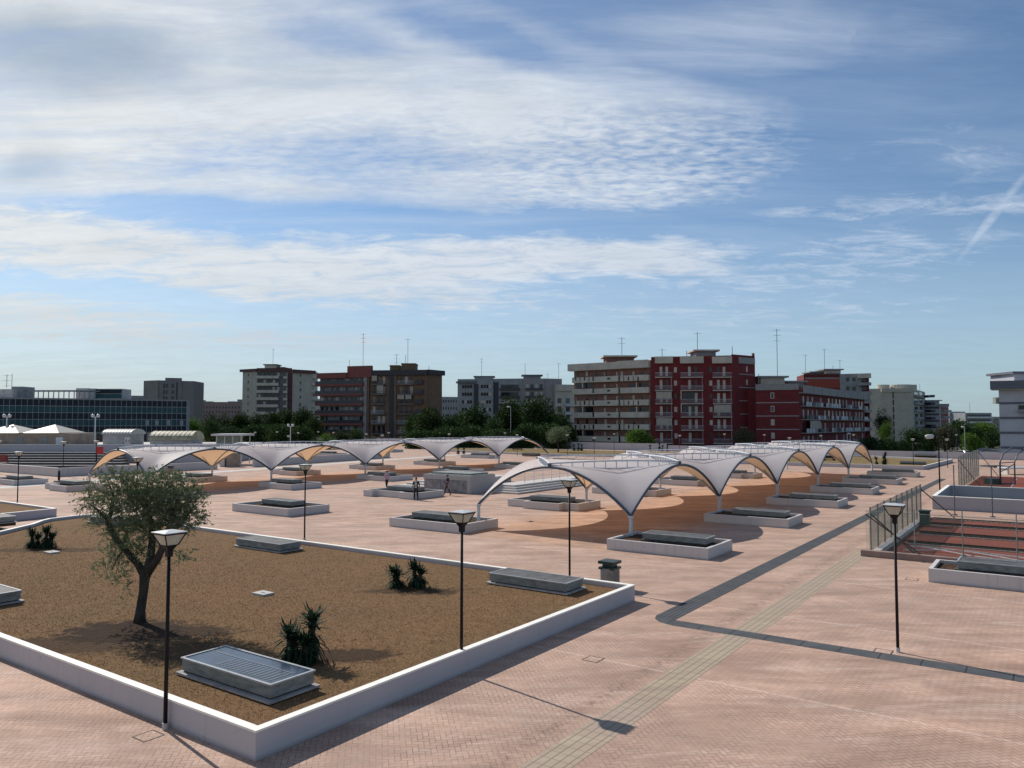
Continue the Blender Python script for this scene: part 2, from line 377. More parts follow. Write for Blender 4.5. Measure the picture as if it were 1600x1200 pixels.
# ---------------------------------------------------------------- ground
def ground():
    m = MB(); m.face([(-3000, -200, -1.5), (3000, -200, -1.5), (3000, 5000, -1.5), (-3000, 5000, -1.5)])
    tag(m.build('ground', mat('town_ground', (.12, .12, .10), .95, .2, .02, col2=(.075, .085, .05))), kind='structure')
    m = MB()
    poly = [G(-60, -60), G(114, -60), G(114.5, 12), G(117, 60), G(118, 150), G(-60, 170)]
    m.prism(poly, -1.5, 0); tag(m.build('pavement', PAVE), kind='structure')
    # terracotta floor under the canopies
    for nm, a0, a1, b0, b1 in (('orange_paving', -2.35, 64.5, .1, 9.05), ('orange_paving', -2.9, 64.5, 44.8, 53.0)):
        m = MB(); m.face([G(a0, b0, .004), G(a1, b0, .004), G(a1, b1, .004), G(a0, b1, .004)]); tag(m.build(nm, ORANGE), kind='structure')
    m = MB(); m.face([G(-12, 61.2, .004), G(100, 76.5, .004), G(100, 79.0, .004), G(-12, 63.4, .004)])
    tag(m.build('pale_path', CONC), kind='structure')
    # grey drainage channel with an angled turn
    m = MB()
    def strip(pts_l, pts_r, z):
        for i in range(len(pts_l)-1): m.face([G(*pts_r[i], z), G(*pts_r[i+1], z), G(*pts_l[i+1], z), G(*pts_l[i], z)])
    arc = [(-13.1+.95-.95*math.cos(q), -7.1-.95+.95*math.sin(q)) for q in [R(x) for x in (0, 15, 30, 45, 60, 75, 90)]]
    outer = [(60, -7.14), (-12.6, -7.14), (-13.0, -7.27), (-13.3, -7.55), (-13.45, -8.0), (-13.5, -40)]
    inner = [(60, -7.86), (-12.75, -7.86), (-12.78, -7.87), (-12.8, -7.88), (-12.82, -7.9), (-12.9, -40)]
    strip(outer, inner, .005)
    gm = bpy.data.materials.new('channel_slabs'); gm.use_nodes = True; t = NT(gm.node_tree); b = t.n['Principled BSDF']
    pos = t.new('ShaderNodeNewGeometry').outputs['Position']
    v = t.mapping(pos, loc=(0, 0, 0), rot=(0, 0, -TH)); x, y, _ = t.sep(v)
    # local a and b after removing the origin
    oa = O.dot(Ua); ob = O.dot(Vb)
    a = t.m('SUBTRACT', x, oa); bb = t.m('SUBTRACT', y, ob)
    rib = t.m('LESS_THAN', t.m('FRACT', t.m('MULTIPLY', bb, 7.0)), .22)
    joint = t.m('LESS_THAN', t.m('FRACT', t.m('MULTIPLY', bb, 1/.98)), .035)
    onb = t.m('GREATER_THAN', a, -12.7)
    ln = t.m('ADD', t.m('MULTIPLY', rib, onb), t.m('MULTIPLY', joint, t.m('SUBTRACT', 1.0, onb)))
    c = t.mix(t.rng(t.noise(pos, 1.5, 6, .6), .3, .7), (.105, .11, .115), (.065, .07, .077))
    t.l.new(t.mix(t.m('MULTIPLY', ln, .75), c, (.02, .02, .024)), b.inputs['Base Color']); b.inputs['Roughness'].default_value = .9; b.inputs['Specular IOR Level'].default_value = .12
    tag(m.build('drain_channel', gm), kind='structure')
    # yellow tactile path
    m = MB(); m.face([G(-60, -10.47, .0035), G(4.1, -10.47, .0035), G(4.1, -9.70, .0035), G(-60, -9.70, .0035)])
    ym = bpy.data.materials.new('tactile_paving'); ym.use_nodes = True; t = NT(ym.node_tree); b = t.n['Principled BSDF']
    pos = t.new('ShaderNodeNewGeometry').outputs['Position']; x, y, _ = t.sep(t.mapping(pos, rot=(0, 0, -TH)))
    bb = t.m('SUBTRACT', y, ob); aa = t.m('SUBTRACT', x, oa)
    l1 = t.m('LESS_THAN', t.m('FRACT', t.m('MULTIPLY', bb, 5.4)), .16); l2 = t.m('LESS_THAN', t.m('FRACT', t.m('MULTIPLY', aa, 3.3)), .10)
    n = t.noise(t.mapping(pos, rot=(0, 0, -TH), sc=(.5, 3, 1)), 1.0, 7, .65); n2 = t.noise(pos, .35, 4, .5)
    c = t.mix(t.rng(n, .3, .65), (.43, .36, .235), (.30, .225, .17))
    c = t.mix(t.rng(n2, .40, .6, 0, .75), c, (.36, .275, .22))
    c = t.mix(t.m('MULTIPLY', t.m('MAXIMUM', l1, t.m('MULTIPLY', l2, .6)), .7), c, (.14, .11, .08))
    t.l.new(c, b.inputs['Base Color']); b.inputs['Roughness'].default_value = .85
    tag(m.build('tactile_path', ym), kind='structure')
ground()
# ---------------------------------------------------------------- walls round lawns and planters
def offs(poly, d):
    """offset a CCW polygon inwards by d"""
    n = len(poly); out = []
    for i in range(n):
        p0, p1, p2 = Vector(poly[i-1][:2]), Vector(poly[i][:2]), Vector(poly[(i+1) % n][:2])
        d1 = (p1-p0).normalized(); d2 = (p2-p1).normalized()
        n1 = Vector((-d1.y, d1.x)); n2 = Vector((-d2.y, d2.x)); bis = (n1+n2)
        k = 1+n1.dot(n2); bis = bis/max(k, .2)
        out.append(p1+bis*d)
    return out
def ringwall(mb, poly, t, z0, z1, cap=None):
    inn = offs(poly, t); n = len(poly)
    for i in range(n):
        j = (i+1) % n; a, b, c, d = poly[i], poly[j], inn[j], inn[i]
        mb.face([(a[0], a[1], z0), (b[0], b[1], z0), (b[0], b[1], z1), (a[0], a[1], z1)])
        mb.face([(c[0], c[1], z0), (d[0], d[1], z0), (d[0], d[1], z1), (c[0], c[1], z1)])
        if cap is None: mb.face([(a[0], a[1], z1), (b[0], b[1], z1), (c[0], c[1], z1), (d[0], d[1], z1)])
    if cap is not None:
        o2 = offs(poly, -.012); i2 = offs(poly, t+.012)
        for i in range(n):
            j = (i+1) % n; a, b, c, d = o2[i], o2[j], i2[j], i2[i]
            for (p, q, w) in ((a, b, 0), (c, d, 0)): cap.face([(p[0], p[1], z1), (q[0], q[1], z1), (q[0], q[1], z1+.04), (p[0], p[1], z1+.04)])
            cap.face([(a[0], a[1], z1+.04), (b[0], b[1], z1+.04), (c[0], c[1], z1+.04), (d[0], d[1], z1+.04)])
            cap.face([(d[0], d[1], z1), (c[0], c[1], z1), (b[0], b[1], z1), (a[0], a[1], z1)])
def ccw(P):
    P = [Vector(p[:2]) for p in P]
    A = sum(P[i].x*P[(i+1) % len(P)].y-P[(i+1) % len(P)].x*P[i].y for i in range(len(P)))
    return P if A > 0 else P[::-1]
def flat(poly, z, name, m, parent=None, cuts=None):
    b = MB(); b.face([(p[0], p[1], z) for p in poly]); return b.build(name, m, parent)
def lawnmat():
    m = bpy.data.materials.new('dry_lawn'); m.use_nodes = True; t = NT(m.node_tree); b = t.n['Principled BSDF']
    pos = t.new('ShaderNodeNewGeometry').outputs['Position']
    n1 = t.noise(pos, .35, 5, .6, .4); n2 = t.noise(pos, 2.6, 7, .7, .8); n3 = t.noise(t.mapping(pos, rot=(0,0,R(20)), sc=(.6, 1.6, 1)), 11, 6, .7)
    c = t.mix(t.rng(n1, .3, .7), (.19, .108, .054), (.145, .096, .046))
    c = t.mix(t.rng(n2, .40, .75, 0, .7), c, (.26, .16, .085))
    c = t.mix(t.rng(n3, .35, .60, .35, 0), c, (.12, .07, .04))
    # bare raked earth round the olive and the yucca
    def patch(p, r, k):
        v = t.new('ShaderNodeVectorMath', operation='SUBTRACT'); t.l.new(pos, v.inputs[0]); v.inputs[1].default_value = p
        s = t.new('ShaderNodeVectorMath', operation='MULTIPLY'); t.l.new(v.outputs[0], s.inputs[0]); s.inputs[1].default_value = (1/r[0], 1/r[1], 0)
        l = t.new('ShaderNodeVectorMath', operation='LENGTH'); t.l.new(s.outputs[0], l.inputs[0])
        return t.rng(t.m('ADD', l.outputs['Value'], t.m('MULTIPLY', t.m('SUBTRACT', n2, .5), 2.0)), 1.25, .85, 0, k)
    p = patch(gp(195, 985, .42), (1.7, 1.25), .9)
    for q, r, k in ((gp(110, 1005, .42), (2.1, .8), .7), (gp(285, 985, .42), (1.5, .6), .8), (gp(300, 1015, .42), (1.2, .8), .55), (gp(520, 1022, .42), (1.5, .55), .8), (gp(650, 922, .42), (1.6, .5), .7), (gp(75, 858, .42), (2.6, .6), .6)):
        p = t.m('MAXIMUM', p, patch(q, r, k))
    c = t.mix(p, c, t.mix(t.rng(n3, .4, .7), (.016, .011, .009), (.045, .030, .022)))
    t.l.new(c, b.inputs['Base Color']); b.inputs['Roughness'].default_value = 1; b.inputs['Specular IOR Level'].default_value = .1
    bn = t.new('ShaderNodeBump'); bn.inputs['Strength'].default_value = .9; bn.inputs['Distance'].default_value = .05
    t.l.new(t.m('ADD', n2, t.m('MULTIPLY', n3, .6)), bn.inputs['Height']); t.l.new(bn.outputs[0], b.inputs['Normal'])
    return m
LAWN = lawnmat()
def bed(name, label, cat, poly, h=.55, soil=.40, t=.16, wm=WHITE, sm=LAWN, group=None, cap=True):
    P = ccw(poly); c = sum((p for p in P), Vector((0, 0)))/len(P)
    r = thing(name, label, cat, (c.x, c.y, 0), group)
    w = MB(); cp = MB() if cap else None
    ringwall(w, P, t, 0, h-.04 if cap else h, cp); w.build('wall', wm, r)
    if cap: cp.build('coping', CAP, r)
    flat(offs(P, t-.02), soil, 'soil', sm, r)
    return r
near = [G(-26.5, -5.7), G(-11.2, -5.7), G(-11.2, 29.7), G(-11.6, 30.3), G(-12.6, 30.5), G(-14.2, 30.2), G(-14.9, 29.6), G(-15.9, 28.4), G(-18.2, 26.6), G(-26.5, 24)]
bed('lawn_bed', 'large raised bed of dry brown grass inside a low white wall, holding the olive tree', 'lawn bed', near, soil=.38)
bed('lawn_bed', 'raised bed cut off by the left photo edge, behind the big lawn', 'lawn bed', [G(-11.4, 35.4), G(-15.3, 35.0), G(-19, 33.5), G(-22, 40), G(-11.4, 52)], soil=.42)
BARE = ((195, 985, 1.7, 1.25), (110, 1005, 2.1, .8), (285, 985, 1.5, .6), (300, 1015, 1.0, .6), (520, 1022, 1.5, .55), (650, 922, 1.6, .5), (75, 858, 2.6, .6))
def rnd(seed): return np.random.default_rng(seed)
def tufts():
    g = rnd(5); n = 170000
    a = g.uniform(-26.3, -11.4, n); b = g.uniform(-5.5, 27.5, n)
    keep = g.random(n) < np.clip(1.25-(a+26)/19-np.clip(b-8, 0, 30)/40, .22, 1)
    a, b = a[keep], b[keep]
    X = O.x+a*Ua.x+b*Vb.x; Y = O.y+a*Ua.y+b*Vb.y; ok = np.ones(len(a), bool)
    for (px, py, rx, ry) in BARE:
        c = gp(px, py, .42); ok &= (((X-c.x)/rx)**2+((Y-c.y)/ry)**2 > g.uniform(.35, 1.5, len(a))) | (g.random(len(a)) < .05)
    a, b = a[ok], b[ok]
    P = np.stack([O.x+a*Ua.x+b*Vb.x, O.y+a*Ua.y+b*Vb.y, np.full(len(a), .375)], 1)
    D = np.stack([g.normal(0, 1, len(a)), g.normal(0, 1, len(a)), g.uniform(.25, 1.1, len(a))], 1)
    N_ = g.normal(0, 1, (len(a), 3))
    V, Fq = leafquads(P, D, N_, g.uniform(.03, .085, len(a)), g.uniform(.006, .014, len(a)))
    m = foliage_mat('dry_grass_blades', (.078, .043, .022), (.50, .305, .165), .1)
    tag(npmesh('dry_grass', V, Fq, m), 'short dry brown grass covering the nearest lawn bed', 'grass', kind='stuff')
tufts()
# ---------------------------------------------------------------- planters on the square
def rect(a0, a1, b0, b1): return [G(a0, b0), G(a1, b0), G(a1, b1), G(a0, b1)]
PW = whitewall
def planter(label, polyab, group='white walled planters on the square'):
    return bed('planter', label, 'planter', [G(*q) for q in polyab], h=.52, soil=.40, t=.15, wm=WORN, sm=SOIL, group=group, cap=False)
ORD = ['first', 'second', 'third', 'fourth', 'fifth', 'sixth', 'seventh', 'eighth']
sky_proto = None
def skylight(loc, rz, label, glass=False, kerb=None):
    global sky_proto
    L, Wd, h = 3.15, 1.12, .25
    r = thing('skylight', label, 'skylight', loc, 'metal skylight boxes in the beds', local=True, rz=rz)
    k = MB(); k.box(-Wd/2-.10, Wd/2+.10, -L/2-.10, L/2+.10, .02, .065); k.build('kerb', kerb or mat('grey_kerb', (.36, .345, .33), .9, .15, 3), r)
    b = MB(); b.box(-Wd/2, Wd/2, -L/2, L/2, .10, .10+h); b.build('metal_sides', ALU, r); b = MB(); b.box(-Wd/2+.03, Wd/2-.03, -L/2+.03, L/2-.03, .067, .098); b.box(-Wd/2-.02, Wd/2+.02, -L/2-.02, L/2+.02, -.15, .018); b.build('dark_base', SOIL, r)
    f = MB()
    for (x0, x1, y0, y1) in ((-Wd/2-.03, Wd/2+.03, -L/2-.03, -L/2+.03), (-Wd/2-.03, Wd/2+.03, L/2-.03, L/2+.03), (-Wd/2-.03, -Wd/2+.03, -L/2+.03, L/2-.03), (Wd/2-.03, Wd/2+.03, -L/2+.03, L/2-.03)):
        f.box(x0, x1, y0, y1, .10+h, .10+h+.035)
    f.build('rim', mat('dull_steel_rim', (.33, .35, .36), .5, .1, 5), r)
    g = MB(); g.box(-Wd/2+.03, Wd/2-.03, -L/2+.03, L/2-.03, .10+h, .10+h+.02)
    g.build('glass_top' if glass else 'lid', SKG if glass else LID, r)
    if glass:
        v = MB()
        for i in range(14):
            y = -1.35+i*.14; v.box(-.42, .12, y, y+.03, .10+h+.02, .10+h+.026)
        v.box(.16, .19, -1.4, 1.4, .10+h+.02, .10+h+.026)
        v.build('glazing_bars', mat('glazing_bar_grey', (.16, .18, .20), .4, .1, 4), r)
    return r
SKG = mat('tinted_skylight_glass', (.025, .045, .075), .16, .3, 1.5, spec=.8)
skylight(G(-24.65, -2.85, .39), TH, 'big skylight box with blue glass top near the front corner of the lawn', True)
sk = skylight(G(-12.75, -2.65, .39), TH, 'long grey skylight box by the back right corner of the lawn, behind the front lamp')
copy_tree(sk, G(-12.95, 11.8, .39), label='skylight box against the back wall of the lawn, left of the lamp at mid lawn')
copy_tree(sk, G(-12.6, 26.0, .39), label='skylight box half hidden by the crown of the near olive tree')
copy_tree(sk, gp(-32, 936, .39), label='corner of a skylight box cut by the left edge of the photo on the lawn')
copy_tree(sk, gp(-12, 815, .42), label='skylight box in the bed at the left edge of the photo behind the lawn')
skl = sk
sk = skylight(G(-.75, 12.1, .42), TH, 'skylight box in the planter under the lone front left column of the right canopy', kerb=mat('dark_kerb', (.05, .045, .04), .95))
for k in range(6):
    a = 12.5*k
    who = ['nearest', 'second', 'third', 'fourth', 'fifth', 'farthest'][k]
    planter(f'{who} of the six planters along the right hand side of the right canopy', [(a-2.3, -4.9), (a+.85, -4.9), (a+.85, .15), (a-2.3, .15)])
    copy_tree(sk, G(a-.75, -2.85, .42), label=f'skylight box in the {who} planter on the right hand side of the right canopy')
    if k < 5:
        if k == 0:
            pl = [(-2.35, 9.0), (.95, 9.0), (.95, 14.5), (-2.35, 14.5)]; lab = 'planter under the lone front left column of the right canopy'
        else:
            pl = [(a-1.9, 9.25), (a+1.25, 9.25), (a+1.25, 13.6), (a+1.0, 13.6), (a+1.0, 15.2), (a-1.9, 15.2), (a-1.9, 13.4), (a-2.55, 13.4), (a-2.55, 10.4), (a-1.9, 10.4)]
            lab = f'{ORD[k-1]} stepped planter behind the right canopy, counting from the front'
        planter(lab, pl)
        if k: copy_tree(sk, G(a-.7, 12.1, .42), label='skylight box in the '+lab.split(',')[0])
    for b0, side in ((38.6, 'front'), (53.2, 'back')):
        if k == 0 and side == 'front': aa = a-.2
        else: aa = a
        pl = [(aa-2.6, b0), (aa+.95, b0), (aa+.95, b0+5.6), (aa-1.9, b0+5.6), (aa-1.9, b0+3.2), (aa-2.6, b0+3.2)]
        lab = f'{who} planter along the {side} edge of the left canopy'
        if (side == 'back' and k == 5): continue
        planter(lab, pl); copy_tree(sk, G(aa-.7, b0+3.0 if side == 'front' else b0+2.6, .42), label='skylight box in the '+lab)
planter('plain rectangular planter alone on open paving, left of the lamp at mid picture', [(-2.9, 23.0), (.6, 23.0), (.6, 28.9), (-2.9, 28.9)])
copy_tree(sk, G(-1.0, 25.9, .42), label='skylight box in the lone planter left of the lamp at mid picture')
planter('stepped planter in the open with the man in the dark jacket in front of it', [(10.0, 23.8), (13.6, 23.8), (13.6, 29.4), (9.9, 29.4), (9.9, 28.4), (10.4, 28.4), (10.4, 25.5), (10.0, 25.5)])
copy_tree(sk, G(12.0, 26.6, .42), label='skylight box in the stepped planter behind the man in the dark jacket')
planter('planter at the left edge of the photo beyond the thin lamp', [(-2.2, 64.5), (.9, 64.5), (.9, 70.5), (-2.2, 70.5)])
copy_tree(sk, G(-.6, 67.2, .42), label='skylight box in the planter at the left edge beyond the thin lamp')
for i, (a, b) in enumerate(((60.8, 88.5), (80, 92.5), (100, 97.0), (70, 60.5))):
    lab = ['low planter seen under the third arch of the left canopy', 'low planter seen under the fourth arch of the left canopy', 'farthest low planter behind the left canopy', 'planter between the far ends of the two canopies'][i]
    planter(lab, [(a-1.5, b), (a+1.8, b), (a+1.8, b+6), (a-1.5, b+6)]); copy_tree(sk, G(a+.1, b+3, .42), label='skylight box in the '+lab)
planter('planter cut by the right edge of the photo, in front of the sunken red court', [(-1.9, -21), (.55, -21), (.55, -13.5), (-1.9, -13.5)])
copy_tree(sk, G(-.65, -16.0, .42), label='skylight box in the planter at the right edge of the photo')
# ---------------------------------------------------------------- canopies
LM, WM, Z0, HC = 12.5, 9.7, 1.42, 2.45
def mz0(u, v, Z0, HC):
    p, q = abs(2*u-1), abs(2*v-1); t, m = max(p, q), min(p, q)
    return Z0+HC*(1-m*m*t**1.15)
def canopy(a0, b0, n, label, Z0=1.42, HC=2.28):
    mz = lambda u, v: mz0(u, v, Z0, HC)
    r = thing('tensile_canopy', label, 'canopy', G(a0, b0), 'white tensile canopies')
    def P(a, b, z): return G(a0+a, b0+b, z)
    def arch(A, B, crown=0.0, k=22):
        return [P(A[0]+(B[0]-A[0])*s, A[1]+(B[1]-A[1])*s, Z0-.03+HC*(1-(2*s-1)**2)) for s in [i/k for i in range(k+1)]]
    NU, NV = 40, 32
    for k in range(n):
        V = np.array([P(k*LM+LM*i/NU, WM*j/NV, mz(i/NU, j/NV)+.05) for i in range(NU+1) for j in range(NV+1)], np.float32)
        Fq = np.array([(i*(NV+1)+j, (i+1)*(NV+1)+j, (i+1)*(NV+1)+j+1, i*(NV+1)+j+1) for i in range(NU) for j in range(NV)])
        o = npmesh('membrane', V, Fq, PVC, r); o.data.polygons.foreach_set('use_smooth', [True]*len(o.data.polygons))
    for k in range(n):
        for b in (0, WM): MB().tube(arch((k*LM, b), ((k+1)*LM, b)), .075, 8).build('edge_arch', STEELD, r, True)
    for k in range(n+1):
        m = MB().tube(arch((k*LM, 0), (k*LM, WM)), .075, 8).build('end_arch' if k in (0, n) else 'cross_arch', STEELD if k in (0, n) else STEELL, r, True)
        if 0 < k < n:      # the second tube of the pair rides above the sheet
            pts = [P(k*LM, WM*s, Z0+.32+HC*(1-(2*s-1)**2)) for s in [.28+.44*i/12 for i in range(13)]]
            MB().tube(pts, .045, 6).build('ridge_tube', STEELL, r, True)
    for k in range(n+1):
        for b in (0, WM):
            m = MB(); m.tube([P(k*LM, b, .3), P(k*LM, b, Z0-.02)], .10, 10); m.tube([P(k*LM, b, Z0-.12), P(k*LM, b, Z0-.02)], .15, 10)
            m.obox(P(k*LM, b, .33)-Ua*.22-Vb*.22, Ua*.44, Vb*.44, (0, 0, .03))
            c = m.build('column', STEELL, r, False)
            s = MB()
            for sa, sb in ((1, 0), (-1, 0), (0, 1)):
                q0 = P(k*LM, b, Z0-.1); dirb = (1 if b == 0 else -1)
                ta = k*LM+sa*1.5
                if ta < 0 or ta > n*LM: continue
                tb = b+dirb*(.55 if sb == 0 else 1.25)
                uu = (ta % LM)/LM; vv = tb/WM
                s.tube([q0, P(ta, tb, mz(uu, vv)-.02)], .045, 6)
            s.build('strut', STEELL, r)
    # flying ladder trusses from crown to crown
    for k in range(n):
        pts = [(k*LM, WM/2), (k*LM+LM/2, 0), ((k+1)*LM, WM/2), (k*LM+LM/2, WM)]
        for e in range(4):
            A, B = pts[e], pts[(e+1) % 4]; N = 12; m = MB()
            low, top = [], []
            for i in range(N+1):
                s = i/N; a = A[0]+(B[0]-A[0])*s; b = A[1]+(B[1]-A[1])*s
                uu = min(1, max(0, (a-k*LM)/LM)); zb = Z0+HC*(1-.112*4*s*(1-s))+.10
                low.append(P(a, b, zb)); top.append(P(a, b, Z0+HC+.16+.10*math.sin(math.pi*s)))
            m.tube(low, .035, 6); m.tube(top, .042, 6)
            for i in range(1, N): m.tube([low[i], top[i]], .03, 5, False)
            m.build('ladder_truss', STEELL, r)
    for k in range(n):
        for b in (0, WM):
            m = MB(); p = P(k*LM+LM/2, b, Z0+HC-.05); m.obox(p-Ua*.07-Vb*.07, Ua*.14, Vb*.14, (0, 0, .24)); m.build('crown_bracket', STEELD, r)
    m = MB(); p = P(0, WM/2, Z0+HC-.05); m.obox(p-Ua*.07-Vb*.07, Ua*.14, Vb*.14, (0, 0, .24)); m.build('crown_bracket', STEELD, r)
    return r
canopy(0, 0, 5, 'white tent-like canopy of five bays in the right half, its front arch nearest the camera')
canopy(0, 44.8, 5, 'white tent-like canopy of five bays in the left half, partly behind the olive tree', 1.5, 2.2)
# ---------------------------------------------------------------- lamps
def lamp_proto():
    r = thing('lamp_post', '', 'lamp post', (0, 0, 0), 'black lamp posts with square lanterns', local=True, rz=TH)
    m = MB(); m.tube([(0, 0, .0), (0, 0, 3.42)], [.042, .034], 10); m.build('pole', BLACK, r, True)
    m = MB(); m.tube([(0, 0, 0), (0, 0, .12)], .06, 10); m.build('foot_collar', CONC, r)
    def fr(mb, z0, z1, w0, w1, faces=(0, 1, 2, 3), cap=True):
        a = [(-w0, -w0, z0), (w0, -w0, z0), (w0, w0, z0), (-w0, w0, z0)]; b = [(-w1, -w1, z1), (w1, -w1, z1), (w1, w1, z1), (-w1, w1, z1)]
        for i in faces: j = (i+1) % 4; mb.face([a[i], a[j], b[j], b[i]])
        if cap: mb.face(a[::-1]); mb.face(b)
    m = MB(); fr(m, 3.52, 3.64, .05, .122); m.box(-.055, .055, -.055, .055, 3.40, 3.52); m.build('lantern_base', BLACK, r)
    m = MB(); fr(m, 3.643, 3.865, .115, .222, cap=False); m.build('glass', OPAL, r)
    m = MB()
    for sx, sy in ((1, 1), (-1, 1), (-1, -1), (1, -1)): m.tube([(sx*.12, sy*.12, 3.63), (sx*.234, sy*.234, 3.88)], .013, 5)
    for i in range(4):
        c = [(.234, .234), (-.234, .234), (-.234, -.234), (.234, -.234)]; a, b = c[i], c[(i+1) % 4]
        m.tube([(a[0], a[1], 3.87), (b[0], b[1], 3.87)], .016, 5)
    m.build('lantern_frame', BLACK, r)
    m = MB(); fr(m, 3.885, 3.90, .25, .25); fr(m, 3.90, 3.935, .25, .06); m.build('cap', LTOP, r)
    return r
LP = lamp_proto()
LP.location = gp(258, 1139); LP['label'] = 'lamp post in front of the olive tree, standing against the lawn wall'
def lamp(p, label): return copy_tree(LP, Vector(p), label=label)
lamp(gp(721, 1050), 'tall looking lamp post against the lawn wall at the bottom centre, casting a long shadow')
lamp(gp(1403, 1019), 'lamp post alone on open paving in front of the sunken red court')
lamp(at(889, 29.7), 'lamp post behind the lawn wall, in front of the right canopy')
lamp(at(479, 40.3), 'lamp post behind the lawn wall, in front of the left canopy and lone planter')
lamp(at(218, 48.5), 'lamp post rising behind the crown of the near olive tree')
lamp(at(33, 57.5), 'thin lamp post near the left edge of the photo, between two beds')
lamp(at(102.5, 88), 'lamp post by the white terrace wall, left of the left canopy')
lamp(at(153, 92), 'lamp post behind the first arch of the left canopy, beside the red sign')
lamp(at(2, 92), 'lamp post cut by the left edge beside the terrace steps')
lamp(at(1424, 103.5), 'lamp post behind the far planters on the right, left of the far lawn corner')
lamp(at(1477, 102.5), 'lamp post at the right end of the far lawn wall')
for px, d, w in ((400, 175, 'above the left canopy, first from the left'), (434, 183, 'above the left canopy, second from the left'), (452, 128, 'above the second arch of the left canopy'),
                 (467, 168, 'above the left canopy, beside the tall double lamp'), (498, 186, 'above the left canopy, before the low hedge'), (522, 172, 'in front of the striped red block'),
                 (573, 150, 'in front of the foot of the brown block'), (598, 135, 'above the third arch of the left canopy'), (608, 170, 'before the dark stair strip of the brown block'),
                 (702, 150, 'left end of the dark trees in the middle'), (693, 182, 'behind the fourth arch of the left canopy'), (773, 190, 'before the dark trees in the middle, farther one'),
                 (789, 165, 'before the dark trees in the middle, left of the thin pole'), (808, 140, 'above the last arch of the left canopy'), (886, 138, 'right of the small olive tree by the far wall'),
                 (928, 113, 'standing on the far lawn before the brick block'), (959, 150, 'before the brick block, at the far wall'), (1061, 133, 'before the red block, left of the pale shrub'),
                 (1131, 150, 'before the red block, behind the pale shrub'), (1193, 140, 'left one before the low red wing'), (1232, 112, 'nearest one before the low red wing'),
                 (1281, 130, 'before the start of the long balcony wing'), (1332, 140, 'before the middle of the long balcony wing'), (1492, 140, 'at the far wall on the right, before the parked cars'), (213, 128, 'between the two kiosks with rounded roofs')):
    lamp(at(px, d), 'distant lamp post '+w)
def arm_lamp(loc, h, side, label, col, reach=1.3):
    r = thing('street_lamp', label, 'street lamp', loc, 'taller street lamps', local=True)
    m = MB(); m.tube([(0, 0, 0), (0, 0, h*.96), (side*.1, 0, h), (side*reach, 0, h+.02)], [.06, .05, .045, .035], 8); m.build('pole', col, r, True)
    b = MB(); b.tube([(side*reach*.8, 0, h-.05), (side*reach, 0, h-.16), (side*(reach+.45), 0, h-.2), (side*(reach+.6), 0, h-.1)], [.06, .17, .2, .05], 10); b.build('lamp_head', LTOP, r, True)
    return r
arm_lamp(at(1464, 64.2), 5.1, -1, 'curved arm street lamp standing at the corner of the white sunken box', BLACK, .5)
arm_lamp(Vector(at(1505, 150))+Vector((0, 0, -1.5)), 6.9, -1, 'tall white street lamp behind the far wall among the parked cars', STEELL, .05)
arm_lamp(Vector(at(1322, 170))+Vector((0, 0, -1.5)), 5.3, 1, 'short white street lamp in front of the long balcony wing', STEELL, .2)
arm_lamp(Vector(at(798, 185))+Vector((0, 0, -1.5)), 11.5, -1, 'tall thin street lamp before the dark trees in the middle', STEELL, .3)
def twin(px, d, h, label):
    r = thing('globe_lamp', label, 'street lamp', (*at(px, d)[:2], 0), 'globe lamps', local=True)
    m = MB(); m.tube([(0, 0, 0), (0, 0, h)], .09, 8); m.tube([(-.45, 0, h), (.45, 0, h)], .05, 6); m.build('pole', STEELL, r)
    for sx in (-1, 1):
        bm = bmesh.new(); bmesh.ops.create_uvsphere(bm, u_segments=14, v_segments=10, radius=.29, matrix=Matrix.Translation((sx*.45, 0, h+.2)))
        me = bpy.data.meshes.new('globe'); bm.to_mesh(me); bm.free(); me.materials.append(LTOP); o = bpy.data.objects.new('globe', me); C.objects.link(o); o.parent = r; o['local'] = 1
twin(150.5, 128, 7.0, 'tall lamp with two white globes in front of the glass office building, right one')
twin(12.5, 128, 7.0, 'tall lamp with two white globes in front of the glass office building, left one')
twin(455, 160, 5.3, 'tall lamp with two white globes before the green trees on the left')
# ---------------------------------------------------------------- bins, plates
def bin_(p, label, col=None):
    r = thing('litter_bin', label, 'litter bin', p, 'litter bins', local=True, rz=TH)
    m = MB(); n = 28
    P = [(.36*math.cos(2*math.pi*i/n)*(1 if i % 2 else .95), .36*math.sin(2*math.pi*i/n)*(1 if i % 2 else .95)) for i in range(n)]
    m.prism(P, 0, .74); m.build('ribbed_body', col or mat('brown_grey_concrete', (.27, .24, .21), .9, .2, 4), r)
    g = mat('dark_green_paint', (.012, .035, .032), .4, .2, 4)
    m = MB(); m.box(-.2, .2, -.2, .2, .74, .90); m.box(-.31, .31, -.31, .31, .70, .78); m.build('inner_drum', g, r)
    m = MB(); m.box(-.32, .32, -.32, .32, .90, 1.0); m.build('lid', g, r)
    return r
bin_(gp(953, 918.5), 'ribbed concrete litter bin with dark green lid behind the back right corner of the lawn')
bin_(gp(266, 741), 'reddish litter bin at the foot of the terrace wall under the left canopy', mat('terracotta_concrete', (.30, .19, .16), .9))
for p, l in ((gp(411, 929, .38), 'pale square cover plate on the grass in the middle of the lawn'), (gp(81, 864, .38), 'pale cover plate on the grass near the left yucca plants')):
    r = thing('cover_plate', l, 'cover plate', p, 'pale cover plates', local=True, rz=TH); m = MB(); m.box(-.22, .22, -.3, .3, 0, .07); m.build('plate', CONC, r)
    m = MB(); m.box(-.05, .05, -.08, .08, .07, .074); m.build('handle_slot', GREY, r)
